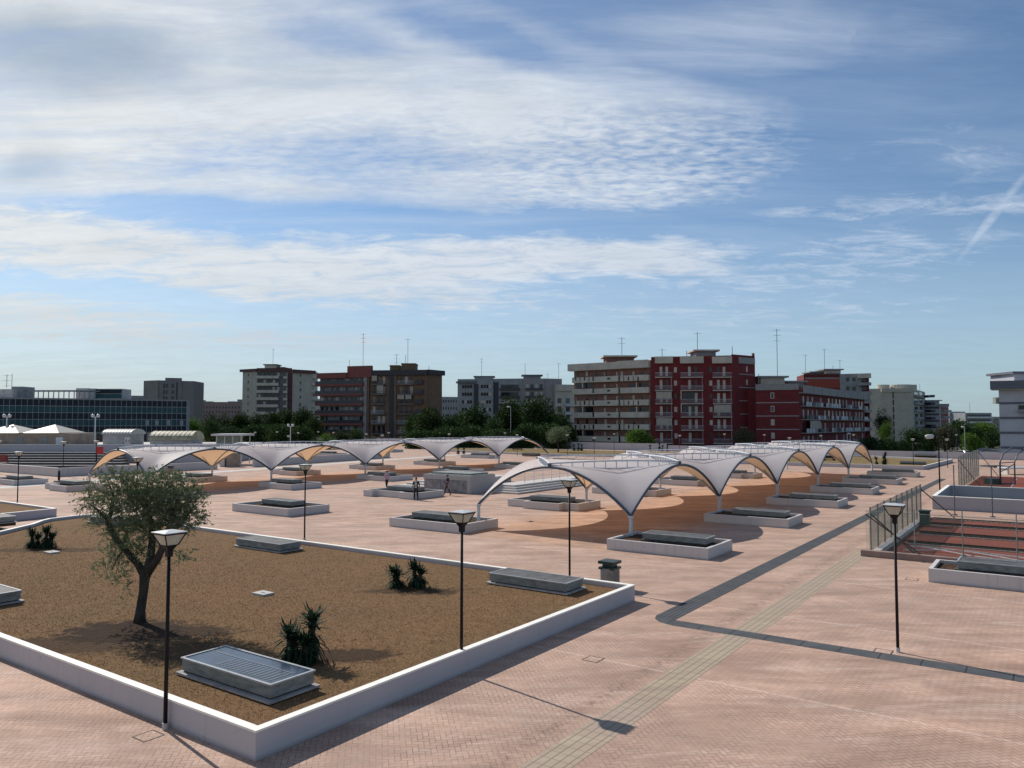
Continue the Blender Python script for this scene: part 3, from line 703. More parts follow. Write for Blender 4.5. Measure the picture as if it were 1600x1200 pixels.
for p, l in ((gp(927, 1030), 'small square inspection cover in the paving right of the lawn wall'), (gp(1380, 1018), 'small inspection cover beside the foot of the lamp post on the right'), (gp(232, 1150), 'small inspection cover beside the foot of the nearest lamp post'), (gp(1425, 905), 'tiny dark drain grate in the paving by the right planter'), (gp(828, 815), 'grey inspection plate in the paving between the near planters of the right canopy')):
    r = thing('inspection_cover', l, 'inspection cover', p, 'inspection covers', local=True, rz=TH)
    m = MB(); w = .22
    for q in ((-w, w, -w, -w+.025), (-w, w, w-.025, w), (-w, -w+.025, -w+.025, w-.025), (w-.025, w, -w+.025, w-.025)): m.box(*q, .0, .006)
    m.build('frame', mat('rusty_iron', (.09, .06, .05), .8, .3, 9), r); m = MB(); m.box(-w+.03, w-.03, -w+.03, w-.03, 0, .004); m.build('lid', PAVE, r)
# ---------------------------------------------------------------- vegetation
BARK = mat('dark_bark', (.05, .042, .035), .95, .3, 8, bump=.6, bsc=18, stretch=(1, 1, .3))
OLIVE = foliage_mat('olive_leaves', (.065, .095, .045), (.23, .275, .165), .28)
DARKG = foliage_mat('dark_green_leaves', (.016, .038, .013), (.055, .095, .028), .2)
PINEG = foliage_mat('pine_green_leaves', (.012, .028, .010), (.048, .080, .020), .18)
LIGHTG = foliage_mat('light_green_leaves', (.05, .11, .02), (.12, .20, .035), .3)
DULLG = foliage_mat('dull_olive_leaves', (.05, .055, .032), (.11, .11, .07), .2)
YUC = foliage_mat('yucca_leaves', (.008, .022, .013), (.030, .060, .030), .12)
def near_olive():
    base = gp(226, 972, .38); r = thing('olive_tree', 'olive tree with forked dark trunk and grey green crown growing in the big lawn bed', 'olive tree', base, 'olive trees')
    Y0 = base.y; sc = Y0/F
    def w(px, py, dy=0.0): return Vector(((px-800)*(Y0+dy)/F, Y0+dy, zz(py, Y0+dy)))
    m = MB()
    m.tube([w(226, 976), w(227, 955), w(231, 925), w(233, 893)], [.19, .135, .125, .15], 12)
    m.tube([w(233, 900), w(222, 882), w(200, 858), w(183, 836), w(173, 815), w(178, 800), w(181, 775, .2), w(172, 752, .3)], [.13, .10, .085, .08, .085, .06, .045, .02], 9)
    m.tube([w(234, 900), w(241, 872), w(243, 845), w(240, 815, .2), w(232, 780, .3)], [.15, .115, .10, .07, .03], 9)
    m.tube([w(236, 896), w(252, 872, -.2), w(262, 850, -.3), w(270, 815, -.4), w(280, 780, -.4)], [.13, .11, .09, .06, .03], 9)
    m.tube([w(262, 848, -.3), w(285, 820, -.2), w(305, 795, 0)], [.06, .045, .02], 7)
    m.tube([w(173, 812), w(155, 795, -.3), w(140, 785, -.4)], [.05, .03, .012], 6)
    m.tube([w(200, 858), w(190, 870, -.5), w(182, 890, -.7)], [.03, .02, .01], 5)
    m.build('trunk', BARK, r, True)
    g = rnd(11); P, D, L = [], [], []
    lobes = [(182, 772, 44, 38, 150), (164, 800, 26, 24, 60), (215, 765, 34, 26, 120), (262, 768, 50, 34, 260), (292, 795, 30, 34, 130), (238, 800, 55, 32, 260), (268, 810, 46, 26, 200), (205, 822, 42, 24, 110),
             (262, 748, 28, 16, 60), (195, 748, 26, 16, 40), (200, 862, 24, 24, 42), (182, 885, 22, 26, 40), (230, 862, 26, 30, 45), (200, 915, 12, 18, 10), (289, 868, 14, 18, 16), (310, 775, 10, 22, 12), (312, 812, 12, 10, 12), (146, 780, 12, 12, 14), (215, 845, 46, 18, 70), (150, 775, 16, 12, 20)]
    for (px, py, rx, ry, n) in lobes:
        for _ in range(int(n*1.25)):
            q = g.normal(0, 1, 3); q /= np.linalg.norm(q); q *= g.random()**.45
            dy = q[1]*min(rx, 42)*sc; c = np.array(w(px, py, dy))+np.array([q[0]*rx*sc, 0, q[2]*ry*sc])
            d = np.array([q[0]*.8+g.normal(0, .5), q[1]*.8+g.normal(0, .5), .35+g.normal(0, .5)]); d /= np.linalg.norm(d)
            ln = g.uniform(.20, .48); k = int(g.integers(16, 30)); s = np.sort(g.random(k))
            drop = -.35*(s**2)[:, None]*np.array([[0, 0, 1.0]])*ln
            pts = c+d*ln*s[:, None]+drop
            dd = d+g.normal(0, .75, (k, 3)); P.append(pts); D.append(dd)
    P = np.concatenate(P); D = np.concatenate(D); n = len(P)
    V, Fq = leafquads(P, D, g.normal(0, 1, (n, 3)), g.uniform(.055, .10, n), g.uniform(.016, .028, n))
    npmesh('crown', V, Fq, OLIVE, r)
near_olive()
def crown_mesh(name, lobes, n, leaf, m, r, seed, asp=.6):
    """lobes: (x, y, z, rx, rz)"""
    g = rnd(seed); L = np.array(lobes); wt = L[:, 3]**2; wt = wt/wt.sum(); idx = g.choice(len(L), n, p=wt)
    q = g.normal(0, 1, (n, 3)); q /= np.linalg.norm(q, axis=1, keepdims=True)
    cl = g.normal(0, 1, (n//6+1, 3)); cl /= np.linalg.norm(cl, axis=1, keepdims=True)
    q = cl[g.integers(0, len(cl), n)]+g.normal(0, .17, (n, 3)); rad = g.random(n)**.35*g.uniform(.85, 1.12, n)
    q = q/np.linalg.norm(q, axis=1, keepdims=True)*rad[:, None]
    P = L[idx, :3]+q*np.stack([L[idx, 3], L[idx, 3], L[idx, 4]], 1)
    D = q+g.normal(0, .7, (n, 3)); V, Fq = leafquads(P, D, g.normal(0, 1, (n, 3)), g.uniform(.6, 1.3, n)*leaf, g.uniform(.6, 1.2, n)*leaf*asp)
    return npmesh(name, V, Fq, m, r)
TN = [0]
def tree(px, d, top, wpx, label, m=DARKG, gz=-1.5, n=2600, name='tree', cat='tree', trunk=None, group='trees beyond the square', leaf=None, low=.25):
    TN[0] += 1; n = int(n*1.7); g = rnd(100+TN[0]); p = at(px, d); zt = zz(top, d); Rr = wpx/2*d/F; base = Vector((p.x, p.y, gz))
    r = thing(name, label, cat, base, group); h = zt-gz
    zc0 = gz+h*low; hc = zt-zc0; lob = []
    k = 9
    for i in range(k):
        a = g.uniform(0, 6.28); rr = Rr*g.uniform(.15, .62); f = g.uniform(.25, .8)
        sr = Rr*g.uniform(.38, .6); lob.append((p.x+math.cos(a)*rr, p.y+math.sin(a)*rr, zc0+hc*f*.95, sr, min(sr, hc*.28)))
    lob.append((p.x, p.y, zc0+hc*.72, Rr*.55, hc*.27)); lob.append((p.x, p.y, zc0+hc*.45, Rr*.85, hc*.38))
    m_ = MB(); tr = max(.12, h*.022)
    m_.tube([(p.x, p.y, gz), (p.x+g.uniform(-.2, .2), p.y, gz+h*low*1.2), (p.x+g.uniform(-.4, .4), p.y, gz+h*.7)], [tr*1.4, tr, tr*.4], 7)
    for i in range(3):
        q = lob[i]; m_.tube([(p.x, p.y, gz+h*low), ((p.x+q[0])/2, (p.y+q[1])/2, gz+h*(low+.15)), (q[0], q[1], q[2])], [tr*.6, tr*.4, tr*.15], 5)
    m_.build('trunk', BARK, r, True)
    crown_mesh('crown', lob, n, leaf or max(.2, Rr*.135), m, r, 200+TN[0])
    return r
# middle dark wood
for i, (px, d, top, wd) in enumerate(((652, 205, 645, 54), (672, 195, 636, 58), (700, 200, 648, 50), (722, 215, 640, 46), (746, 200, 630, 60), (770, 190, 652, 46), (797, 198, 616, 62), (822, 205, 640, 44), (846, 190, 616, 66), (872, 200, 636, 50), (888, 185, 662, 34), (690, 180, 668, 60), (735, 180, 664, 62), (820, 178, 662, 60), (862, 178, 660, 56), (776, 176, 672, 60), (650, 180, 672, 46))):
    tree(px, d, top, wd, ['dark tree at the left end of the middle wood beside the brown block', 'rounded tree touching the orange brown end wall of the brown block', 'dark tree just right of the brown block', 'dark tree before the grey concrete block, left part', 'green tree before the grey block with flat crown', 'low tree filling the gap in the middle wood', 'tall tree left of the pair before the pale grey block', 'dark tree between the two tallest crowns', 'tallest round tree left of the brick block', 'dark tree next to the brick block', 'narrow dark tree right by the brick block edge', 'low dark crown in front, left part of middle wood', 'low dark crown in front, before the grey block', 'low dark crown in front of the tall pair', 'low dark crown behind the small olive tree', 'low dark crown in front, centre of middle wood', 'low dark crown in front of the brown block corner'][i],
         m=[DARKG, PINEG][i in (1, 4, 6, 8)], low=.05, n=2800)
# left wood
LL_ = ['yellowish tree next to the glass office building', 'green tree left of the pale tower, half hidden', 'green tree at the left foot of the pale tower', 'tree before the left wing of the pale tower', 'light topped tree before the pale tower', 'bushy tree before the tower balconies', 'green tree right of the tower balconies', 'tall green tree before the right wing of the pale tower', 'green tree between tower and striped red block']
for i, (px, d, top, wd) in enumerate(((305, 235, 650, 34), (328, 250, 643, 36), (352, 250, 645, 36), (378, 235, 641, 40), (402, 240, 644, 38), (425, 225, 640, 44), (449, 235, 636, 42), (473, 225, 634, 46), (490, 215, 648, 34))):
    tree(px, d, top, wd, LL_[i], m=[LIGHTG, PINEG, PINEG][(i > 0)+(i % 2)], low=.05)
for i, (px, d, top, wd) in enumerate(((365, 205, 668, 50), (400, 200, 664, 56), (438, 195, 662, 56), (474, 195, 664, 50), (340, 200, 662, 40))):
    tree(px, d, top, wd, ['low dark tree behind the far wall, right of the glass hut', 'low dark tree under the light crowns of the left wood', 'low dark tree behind the double globe lamp', 'low dark tree by the hedge before the striped block', 'low dark tree behind the white glass hut'][i], m=DARKG, low=.03)
tree(329, 150, 656, 34, 'round dark tree with bare trunk beside the barrel roof kiosk', m=DARKG, gz=0, low=.35)
for i, (px, d, top, wd) in enumerate(((512, 175, 674, 28), (533, 178, 670, 34), (558, 178, 668, 34), (580, 172, 680, 30), (492, 160, 682, 18))):
    tree(px, d, top, wd, ['shrub at the left end of the hedge before the striped red block', 'shrub of the hedge before the striped red block', 'darker shrub of the hedge before the striped red block', 'dull shrub at the foot of the brown block', 'small clipped tree above the second arch of the left canopy'][i], m=[LIGHTG, PINEG, DARKG, DULLG, DARKG][i], low=.05, name='shrub', cat='shrub', n=1600, group='shrubs at the far wall')
tree(872, 150, 665, 37, 'small olive tree with visible trunk on the far lawn, left of the brick block', OLIVE, 0, 2200, 'olive_tree', 'olive tree', group='olive trees', low=.38, leaf=.22)
tree(997, 172, 671, 46, 'bright green round shrub before the brick and cream block', LIGHTG, 0, 2600, 'shrub', 'shrub', low=.1, group='shrubs at the far wall')
tree(1158, 172, 667, 44, 'pale olive shrub before the dark red block', DULLG, 0, 2200, 'shrub', 'shrub', low=.05, group='shrubs at the far wall', leaf=.3)
# right wood
RL = ['dark tree at the right end of the balcony wing', 'tree seen between balcony wing and beige tower', 'green tree left of the beige tower', 'dark tree at the foot of the beige tower', 'dark tree right at the beige tower corner', 'olive green tree before the white and red block', 'green tree right of the beige tower', 'brownish tree before the white block', 'dark tree before the distant blocks', 'light green tree before the distant blocks', 'dark tree left of the white striped building', 'green tree touching the white striped building', 'low dark tree beneath the beige tower']
for i, (px, d, top, wd) in enumerate(((1358, 190, 682, 36), (1376, 260, 633, 28), (1384, 240, 655, 24), (1385, 170, 684, 40), (1425, 175, 666, 38), (1448, 180, 668, 36), (1474, 200, 661, 44), (1500, 205, 655, 46), (1522, 230, 662, 30), (1535, 260, 660, 40), (1548, 220, 672, 34), (1515, 190, 676, 34), (1408, 172, 688, 30))):
    tree(px, d, top, wd, RL[i], m=[DARKG, PINEG, LIGHTG, DARKG, DARKG, PINEG, DULLG, DARKG, DARKG, LIGHTG, DARKG, LIGHTG, DARKG][i], low=.04, n=2200)
def yucca(p, stems, label, seed):
    r = thing('yucca', label, 'yucca plant', p, 'yucca plants'); g = rnd(seed); st = MB(); P, D, L, Wd = [], [], [], []
    lv = MB()
    for (dx, dy, h, lean) in stems:
        b = Vector(p)+Vector((dx, dy, 0)); tp = b+Vector((lean, 0, h))
        st.tube([b, (b+tp)/2, tp], [.09, .08, .06], 7)
        for i in range(140):
            f = g.random()**.6; o = b+(tp-b)*(.28+.72*f); az = g.uniform(0, 6.28); up = 1.3*(f-.45)+g.normal(0, .25)
            up = g.uniform(.3, 2.6) if f > .62 else g.uniform(-2.4, .2)
            d = Vector((math.cos(az), math.sin(az), up)).normalized(); ln = g.uniform(.42, .74)*max(h, .6)**.25*(1 if f > .62 else .9)
            pts = [o, o+d*ln*.4+Vector((0, 0, -.01)), o+d*ln*.75+Vector((0, 0, -.09*ln/.4)), o+d*ln*.95+Vector((0, 0, -.26*ln/.4*(1.25-f)))]
            s = d.cross(Vector((0, 0, 1))); s = s.normalized() if s.length > .1 else Vector((1, 0, 0)); ws = [.022, .032, .022, .001]
            for k in range(3): lv.face([pts[k]-s*ws[k], pts[k]+s*ws[k], pts[k+1]+s*ws[k+1], pts[k+1]-s*ws[k+1]])
    st.build('stem', BARK, r, True); lv.build('leaves', YUC, r)
yucca(gp(470, 1036, .38), [(-.22, 0, .66, -.08), (-.10, .08, .5, -.1), (.22, .05, .98, .05), (.12, -.1, .5, .02)], 'dark yucca plant beside the nearest skylight box on the lawn', 21)
yucca(gp(640, 918, .38), [(-.42, 0, .50, -.14), (-.30, .1, .36, -.2), (.22, .05, .66, -.08), (.34, .0, .5, .04)], 'dark yucca plant with drooping leaves near the back wall of the lawn', 22)
yucca(gp(64, 856, .38), [(-.38, 0, .6, -.05), (-.2, .1, .4, 0), (.25, -.1, .75, .05), (.4, 0, .45, .1)], 'pair of dark yucca stems at the left of the lawn', 23)
yucca(gp(904, 705, .2), [(-.8, 0, 1.1, -.2), (.5, 0, 1.2, .2), (0, 0, 1.4, 0)], 'small dark yucca on the far lawn beside the small olive tree', 24)
yucca(gp(1026, 704, .2), [(-1.2, 0, .9, -.2), (.5, 0, 1.4, .1), (1.1, 0, .9, .2)], 'small dark yucca at the far wall above the right canopy', 25)
yucca(gp(1378, 727, .3), [(-.6, 0, .9, -.2), (.4, 0, 1.5, .1), (.1, 0, 1.0, .2)], 'yucca right of the last arch of the right canopy', 26)
yucca(gp(721, 709, .2), [(-.5, 0, 1.0, -.2), (.4, 0, .9, .1)], 'small dark shrub like yucca seen under an arch of the left canopy', 27)
# ---------------------------------------------------------------- people
def person(loc, rz, label, hgt, cols, pose):
    """one skinned body; joints in metres for a 1.75 m figure, y = forward"""
    J = {'pel': (0, 0, .95), 'bel': (0, .01, 1.10), 'chest': (0, .0, 1.30), 'neck': (0, .0, 1.48), 'head': (0, .02, 1.60), 'top': (0, .0, 1.72)}
    Rd = {'pel': (.155, .115), 'bel': (.165, .115), 'chest': (.19, .125), 'neck': (.06, .06), 'head': (.082, .10), 'top': (.05, .06)}
    E_ = [('pel', 'bel'), ('bel', 'chest'), ('chest', 'neck'), ('neck', 'head'), ('head', 'top')]
    for s, S_ in ((-1, 'l'), (1, 'r')):
        st, ar, el = pose['st']*s, pose['ar']*s, pose.get('el', .1)
        J['hip'+S_] = (.10*s, 0, .90); J['kn'+S_] = (.11*s, st*.5+.04, .50); J['an'+S_] = (.12*s+pose.get('wide', 0)*s, st-.02, .09); J['to'+S_] = (.13*s+pose.get('wide', 0)*s, st+.14, .035)
        J['sh'+S_] = (.20*s, 0, 1.42); J['eb'+S_] = (.245*s, -.03+ar*.5, 1.14); J['wr'+S_] = (.255*s-el*s*.4, .06+ar+el*.5, .90+el*.9); J['pa'+S_] = (.25*s-el*s*.45, .09+ar+el*.6, .82+el*1.1)
        Rd.update({'hip'+S_: (.108, .105), 'kn'+S_: (.075, .075), 'an'+S_: (.055, .055), 'to'+S_: (.04, .03), 'sh'+S_: (.072, .072), 'eb'+S_: (.045, .045), 'wr'+S_: (.028, .028), 'pa'+S_: (.036, .018)})
        E_ += [('pel', 'hip'+S_), ('hip'+S_, 'kn'+S_), ('kn'+S_, 'an'+S_), ('an'+S_, 'to'+S_), ('chest', 'sh'+S_), ('sh'+S_, 'eb'+S_), ('eb'+S_, 'wr'+S_), ('wr'+S_, 'pa'+S_)]
        for q in range(5):
            nm = f'f{q}{S_}'; b = J['pa'+S_]; off = (q-1.5)*.016
            if q < 4: J[nm] = (b[0], b[1]+off+.01, b[2]-.075+.008*abs(q-1.3))
            else: J[nm] = (b[0]-.02*s, b[1]+.05, b[2]-.03)
            Rd[nm] = (.008, .008); E_.append(('pa'+S_, nm))
    names = list(J); me = bpy.data.meshes.new('person'); me.from_pydata([J[k] for k in names], [(names.index(a), names.index(b)) for a, b in E_], [])
    o = bpy.data.objects.new('tmp_body', me); C.objects.link(o); o.modifiers.new('s', 'SKIN')
    for i, k in enumerate(names):
        sv = me.skin_vertices[0].data[i]; sv.radius = Rd[k]; sv.use_root = (k == 'pel')
    sb = o.modifiers.new('d', 'SUBSURF'); sb.levels = 2; sb.render_levels = 2
    dg = bpy.context.evaluated_depsgraph_get(); ev = bpy.data.meshes.new_from_object(o.evaluated_get(dg)); bpy.data.objects.remove(o)
    ms = [mat('skin', (.42, .26, .19), .6, .05), mat('top_'+cols[0][0], cols[0][1], .9, .1, 9), mat('trousers_'+cols[1][0], cols[1][1], .9, .1, 9), mat('black_shoes', (.02, .02, .02), .5)]
    if len(cols) > 2: ms.append(mat('shirt_'+cols[2][0], cols[2][1], .9, .05, 9))
    ev.materials.clear()
    for q in ms: ev.materials.append(q)
    for f in ev.polygons:
        x, y, z = f.center; hand = abs(x) > .17 and z < J['wrr'][2]+.03 and z > .55 and abs(x) > .2-pose.get('el', .1)*.35
        f.material_index = 0 if (z > 1.485 or hand) else (1 if z > .93 else (3 if z < .08 else 2))
        if len(cols) > 2 and .93 < z < 1.46 and abs(x) < .075 and y > .02: f.material_index = 4
    ev.polygons.foreach_set('use_smooth', [True]*len(ev.polygons))
    b = bpy.data.objects.new('person', ev); C.objects.link(b); b.location = loc; b.rotation_euler[2] = rz; b.scale = (hgt/1.75,)*3
    tag(b, label, 'person')
    hm = bmesh.new(); bmesh.ops.create_uvsphere(hm, u_segments=14, v_segments=10, radius=.105, matrix=Matrix.Translation((0, -.005, 1.66)) @ Matrix.Diagonal((.92, 1.08, .9, 1)))
    bmesh.ops.delete(hm, geom=[v for v in hm.verts if v.co.z < 1.62 and v.co.y > -.03], context='VERTS')
    h_ = bpy.data.meshes.new('hair'); hm.to_mesh(h_); hm.free(); h_.materials.append(mat('dark_hair', (.02, .015, .012), .6)); ho = bpy.data.objects.new('hair', h_); C.objects.link(ho); ho.parent = b
    fm = MB(); fm.tube([(0, .105, 1.625), (0, .13, 1.59)], [.008, .013], 5); fm.build_local = True
    me2 = bpy.data.meshes.new('nose'); me2.from_pydata(fm.v, [], fm.f); me2.materials.append(ms[0]); no = bpy.data.objects.new('nose', me2); C.objects.link(no); no.parent = b
    for s in (-1, 1):
        em = bmesh.new(); bmesh.ops.create_uvsphere(em, u_segments=8, v_segments=6, radius=.012, matrix=Matrix.Translation((.03*s, .105, 1.635))); e = bpy.data.meshes.new('eye'); em.to_mesh(e); em.free(); e.materials.append(BLACK)
        eo = bpy.data.objects.new('eye', e); C.objects.link(eo); eo.parent = b
    return b
person(gp(650, 781.5), R(178), 'person in a dark jacket over a pale shirt, standing before the stepped planter', 1.78, [('dark', (.015, .016, .02)), ('navy', (.02, .022, .032)), ('pale', (.45, .42, .38))], {'st': .06, 'ar': .03, 'wide': .02, 'el': .02})
person(gp(699, 774), R(120), 'person in dark clothes walking past the low concrete building with panels', 1.74, [('blueblack', (.02, .028, .06)), ('brown', (.10, .06, .05))], {'st': .22, 'ar': -.06, 'el': .28, 'wide': .06})
person(Vector((at(605.6, 70.5).x, 70.5, 0)), R(35), 'person in a pink shirt striding to the left behind the stepped planter', 1.72, [('pink', (.42, .30, .36)), ('black', (.02, .02, .025))], {'st': .30, 'ar': -.12})
# ---------------------------------------------------------------- middle block with stairs
def middle():
    r = thing('stair_block', 'low grey concrete building with panelled front in the middle of the square', 'building', G(16.4, 23.2), None)
    WC = whitewall('grey_render', (.42, .40, .385), .4)
    m = MB(); m.gbox(16.4, 19.9, 23.2, 28.5, 0, 1.5); m.build('wall', WC, r)
    m = MB(); m.gbox(16.3, 16.4, 23.2, 23.55, 0, 1.5); m.gbox(16.3, 16.4, 23.55, 28.5, 1.12, 1.5); m.build('front_lintel', WC, r)
    pm = mat('grey_poster_panel', (.26, .26, .27), .7, .25, 2.2)
    for i in range(5):
        m = MB(); m.gbox(16.36, 16.395, 23.6+i*.98, 24.5+i*.98, .06, 1.1); m.build('panel', pm, r)
    m = MB(); m.obox(G(16.45, 23.3, 1.5), Ua*3.4, Vb*5.1, (0, 0, .05)); m.obox(G(16.9, 23.7, 1.55), Ua*2.6, Vb*4.4, (0, 0, .13)); m.build('roof', ALU, r)
    s = thing('steps', 'broad pale stone steps to the right of the low grey concrete building', 'steps', G(18.4, 19.7), 'pale steps in the middle of the square')
    st = whitewall('step_stone', (.52, .49, .455), .4)
    for i in range(4):
        m = MB(); m.gbox(18.4+i*.42, 34, 19.7+i*.42, 23.15 if i*.42 < 99 else 0, i*.16+(.0 if i == 0 else .0), (i+1)*.16); m.build('step', st, s)
    s = thing('steps', 'pale sunlit steps to the left of the low grey concrete building', 'steps', G(18.6, 28.6), 'pale steps in the middle of the square')
    for i in range(4):
        m = MB(); m.gbox(18.6+i*.9, 30, 28.6, 34.0-i*.5, i*.16, (i+1)*.16); m.build('step', st, s)
    rl = thing('railing', 'white railing on the pale steps behind the low grey concrete building', 'railing', G(22.5, 22.9))
    m = MB(); z0 = .66
    for i in range(8): MB().tube([G(22.2+i*1.5, 21.6, z0-.03), G(22.2+i*1.5, 21.6, z0+1.0)], .03, 6).build('post', STEELL, rl)
    m = MB(); m.tube([G(22.2, 21.6, z0+1.0), G(32.7, 21.6, z0+1.0)], .032, 6); m.tube([G(22.2, 21.6, z0+.5), G(32.7, 21.6, z0+.5)], .02, 6); m.tube([G(22.2, 21.6, z0+.2), G(32.7, 21.6, z0+.2)], .02, 6); m.build('handrail', STEELL, rl)
middle()
# ---------------------------------------------------------------- left terrace
def wall_line(name, label, pts, t, z0, z1, m=WORN, cap=False, cat='wall'):
    """free standing wall along a polyline, thickness away from the camera"""
    P = [Vector(p[:2]) for p in pts]; o2 = []
    for i, p in enumerate(P):
        d = (P[min(i+1, len(P)-1)]-P[max(i-1, 0)]).normalized(); n = Vector((-d.y, d.x)); n = n if n.y > 0 else -n; o2.append(p+n*t)
    r = MB(); r.prism(P+o2[::-1], z0, z1); o = r.build(name, m); return tag(o, label, cat)
wall_line('wall', 'long white parapet wall of the sunken area, running left to behind the left canopy', [G(6.1, 100), G(6.1, 74.2)], .3, 0, .98)
wall_line('wall', 'white parapet wall running away behind the left canopy, beside the terrace steps', [G(6.1, 74.2), G(24.9, 72.0)], .3, 0, .96)
wall_line('wall', 'white parapet wall in the far distance behind the second arch of the left canopy', [G(30.5, 72.0), G(55, 75.5), G(62, 77)], .3, 0, 1.05)
SH = mat('grey_blue_panel', (.16, .17, .20), .7, .15, 1)
def terrace():
    r = thing('terrace_steps', 'dark stepped seating with pale edges at the far left, below the kiosks', 'steps', at(60, 106))
    dk = mat('dark_step_concrete', (.085, .085, .09), .9, .25, .8)
    for i in range(6):
        Y = 104+i*2.0; x0 = at(-60, Y).x; x1 = at(196-i*2, Y).x
        m = MB(); m.box(x0, x1, Y, Y+2.0, 0, .30+i*.27); m.build('step', dk, r)
        m = MB(); m.box(x0, x1, Y-.03, Y+.24, .30+i*.27-.06, .30+i*.27+.01); m.build('step_edge', mat('worn_step_edge', (.30, .29, .28), .9), r)
    tag(MB().box(at(-70, 118).x, at(352, 118).x, 117, 117.4, 0, 2.75).build('wall', WHITE), 'long pale wall above the dark stepped seating, carrying the kiosks', 'wall')
    m = MB(); m.box(at(-70, 118).x, at(352, 118).x, 117.4, 145, 0, 2.4); tag(m.build('terrace', CONC), kind='structure')
terrace()
def kiosk_tan():
    r = thing('kiosk', 'tan kiosk building with two white pyramid roofs at the far left', 'kiosk', (*at(50, 124)[:2], 2.4))
    TAN = mat('tan_render', (.30, .24, .19), .85, .15, 1); Y = 124
    x0, x1 = at(-30, Y).x, at(116, Y).x
    m = MB(); m.box(x0, x1, Y, Y+7, 2.4, 4.35); m.build('wall', TAN, r)
    for a, b in ((26, 38), (65, 76), (90, 101)):
        q = MB().box(at(a, Y).x, at(b, Y).x, Y-.05, Y-.005, 2.6, 3.7).build('shutter', [STEELL, STEELL, ALU][a % 3], r)
    for cx, hw in ((1, 33), (68, 28)):
        xa, xb = at(cx-hw, Y).x, at(cx+hw, Y).x; xm = (xa+xb)/2; m = MB(); zt = 5.75
        c = [(xa, Y-.4, 4.42), (xb, Y-.4, 4.42), (xb, Y+7.4, 4.42), (xa, Y+7.4, 4.42)]
        for i in range(4): m.face([c[i], c[(i+1) % 4], (xm, Y+3.5, zt)])
        m.face(c[::-1]); m.build('pyramid_roof', mat('white_roof_panel', (.42, .40, .34), .5, .08, 2), r)
kiosk_tan()
def barrel(px0, px1, Y, zb, zs, zt, label, roofm, end=True):
    x0, x1 = at(px0, Y).x, at(px1, Y).x; r = thing('kiosk', label, 'kiosk', ((x0+x1)/2, Y, zb), 'round roofed kiosks')
    D = 5.0; n = 12; m = MB(); m.box(x0+.2, x1-.2, Y+.2, Y+D-.2, zb, zs); m.build('wall', mat('pale_kiosk_panel', (.36, .355, .34), .7, .15, 1.2), r)
    m = MB(); P = [(Y+D/2-D/2*math.cos(math.pi*i/n), zs+(zt-zs)*math.sin(math.pi*i/n)) for i in range(n+1)]
    for i in range(n): m.face([(x0, P[i][0], P[i][1]), (x1, P[i][0], P[i][1]), (x1, P[i+1][0], P[i+1][1]), (x0, P[i+1][0], P[i+1][1])])
    m.face([(x0, *p) for p in P]); m.face([(x1, *p) for p in P][::-1]); m.build('barrel_roof', roofm, r)
    m = MB()
    for i in range(11):
        x = x0+(x1-x0)*i/10; m.tube([(x, p[0], p[1]+.02) for p in P], .03, 4)
    m.build('roof_rib', mat('dull_rib', (.30, .29, .22), .6), r)
    return r
YR = mat('yellowed_translucent_roof', (.36, .335, .22), .6, .2, 1.0)
barrel(233.5, 301, 119.5, 2.4, 3.35, 4.75, 'kiosk with a yellowed barrel vault roof, right of the glass office building', YR)
k2 = barrel(160, 206, 121, 2.4, 4.2, 5.05, 'grey kiosk with shallow round roof and a small notice on its wall', mat('pale_grey_roof', (.40, .41, .39), .5, .08, 1))
def notice():
    r = thing('notice_board', 'white notice board with two red marks on the wall of the grey kiosk', 'notice board', (*at(203, 120.9)[:2], 2.5))
    a, b = at(197, 120.9).x, at(206, 120.9).x; m = MB(); m.box(a, b, 120.85, 120.9, 2.5, 3.8); m.build('board', LTOP, r)
    RED = mat('red_paint', (.45, .02, .02), .5, .1, 3)
    for px in (199.3, 203.7):
        x = at(px, 120.8).x; m = MB(); m.face([(x-.13, 120.83, 3.1), (x+.13, 120.83, 3.1), (x, 120.83, 3.5)]); m.build('red_mark', RED, r)
    r = thing('sign_panel', 'red square panel on a post beside the first arch of the left canopy', 'sign', (*at(158, 100)[:2], 0))
    x = at(158.5, 100).x; m = MB(); m.box(x-.45, x+.45, 99.95, 100.05, 2.0, 2.95); m.build('panel', RED, r); m = MB(); m.tube([(x-.4, 100.08, 0), (x-.4, 100.08, 2.9)], .05, 6); m.build('post', BLACK, r)
    r = thing('sign_panel', 'red panel cut by the left edge of the photo by the terrace wall', 'sign', (*at(1, 98)[:2], 0))
    x = at(1, 98).x; m = MB(); m.box(x-.5, x+.1, 97.95, 98.05, 1.6, 2.8); m.build('panel', RED, r); m = MB(); m.tube([(x, 98.08, 0), (x, 98.08, 2.7)], .05, 6); m.build('post', BLACK, r)
    r = thing('play_machine', 'reddish metal stand by the terrace wall near the left edge', 'stand', (*at(9, 100)[:2], 0))
    x = at(9, 100).x; m = MB(); m.tube([(x-.6, 100, 0), (x-.5, 100, 1.9), (x+.5, 100, 1.9), (x+.7, 100, 0)], .09, 6); m.build('frame', mat('faded_red', (.22, .05, .05), .7), r); m = MB(); m.box(x-.4, x+.4, 99.9, 100.1, 1.0, 1.9); m.build('plate', mat('faded_red', (.22, .05, .05)), r)
notice()
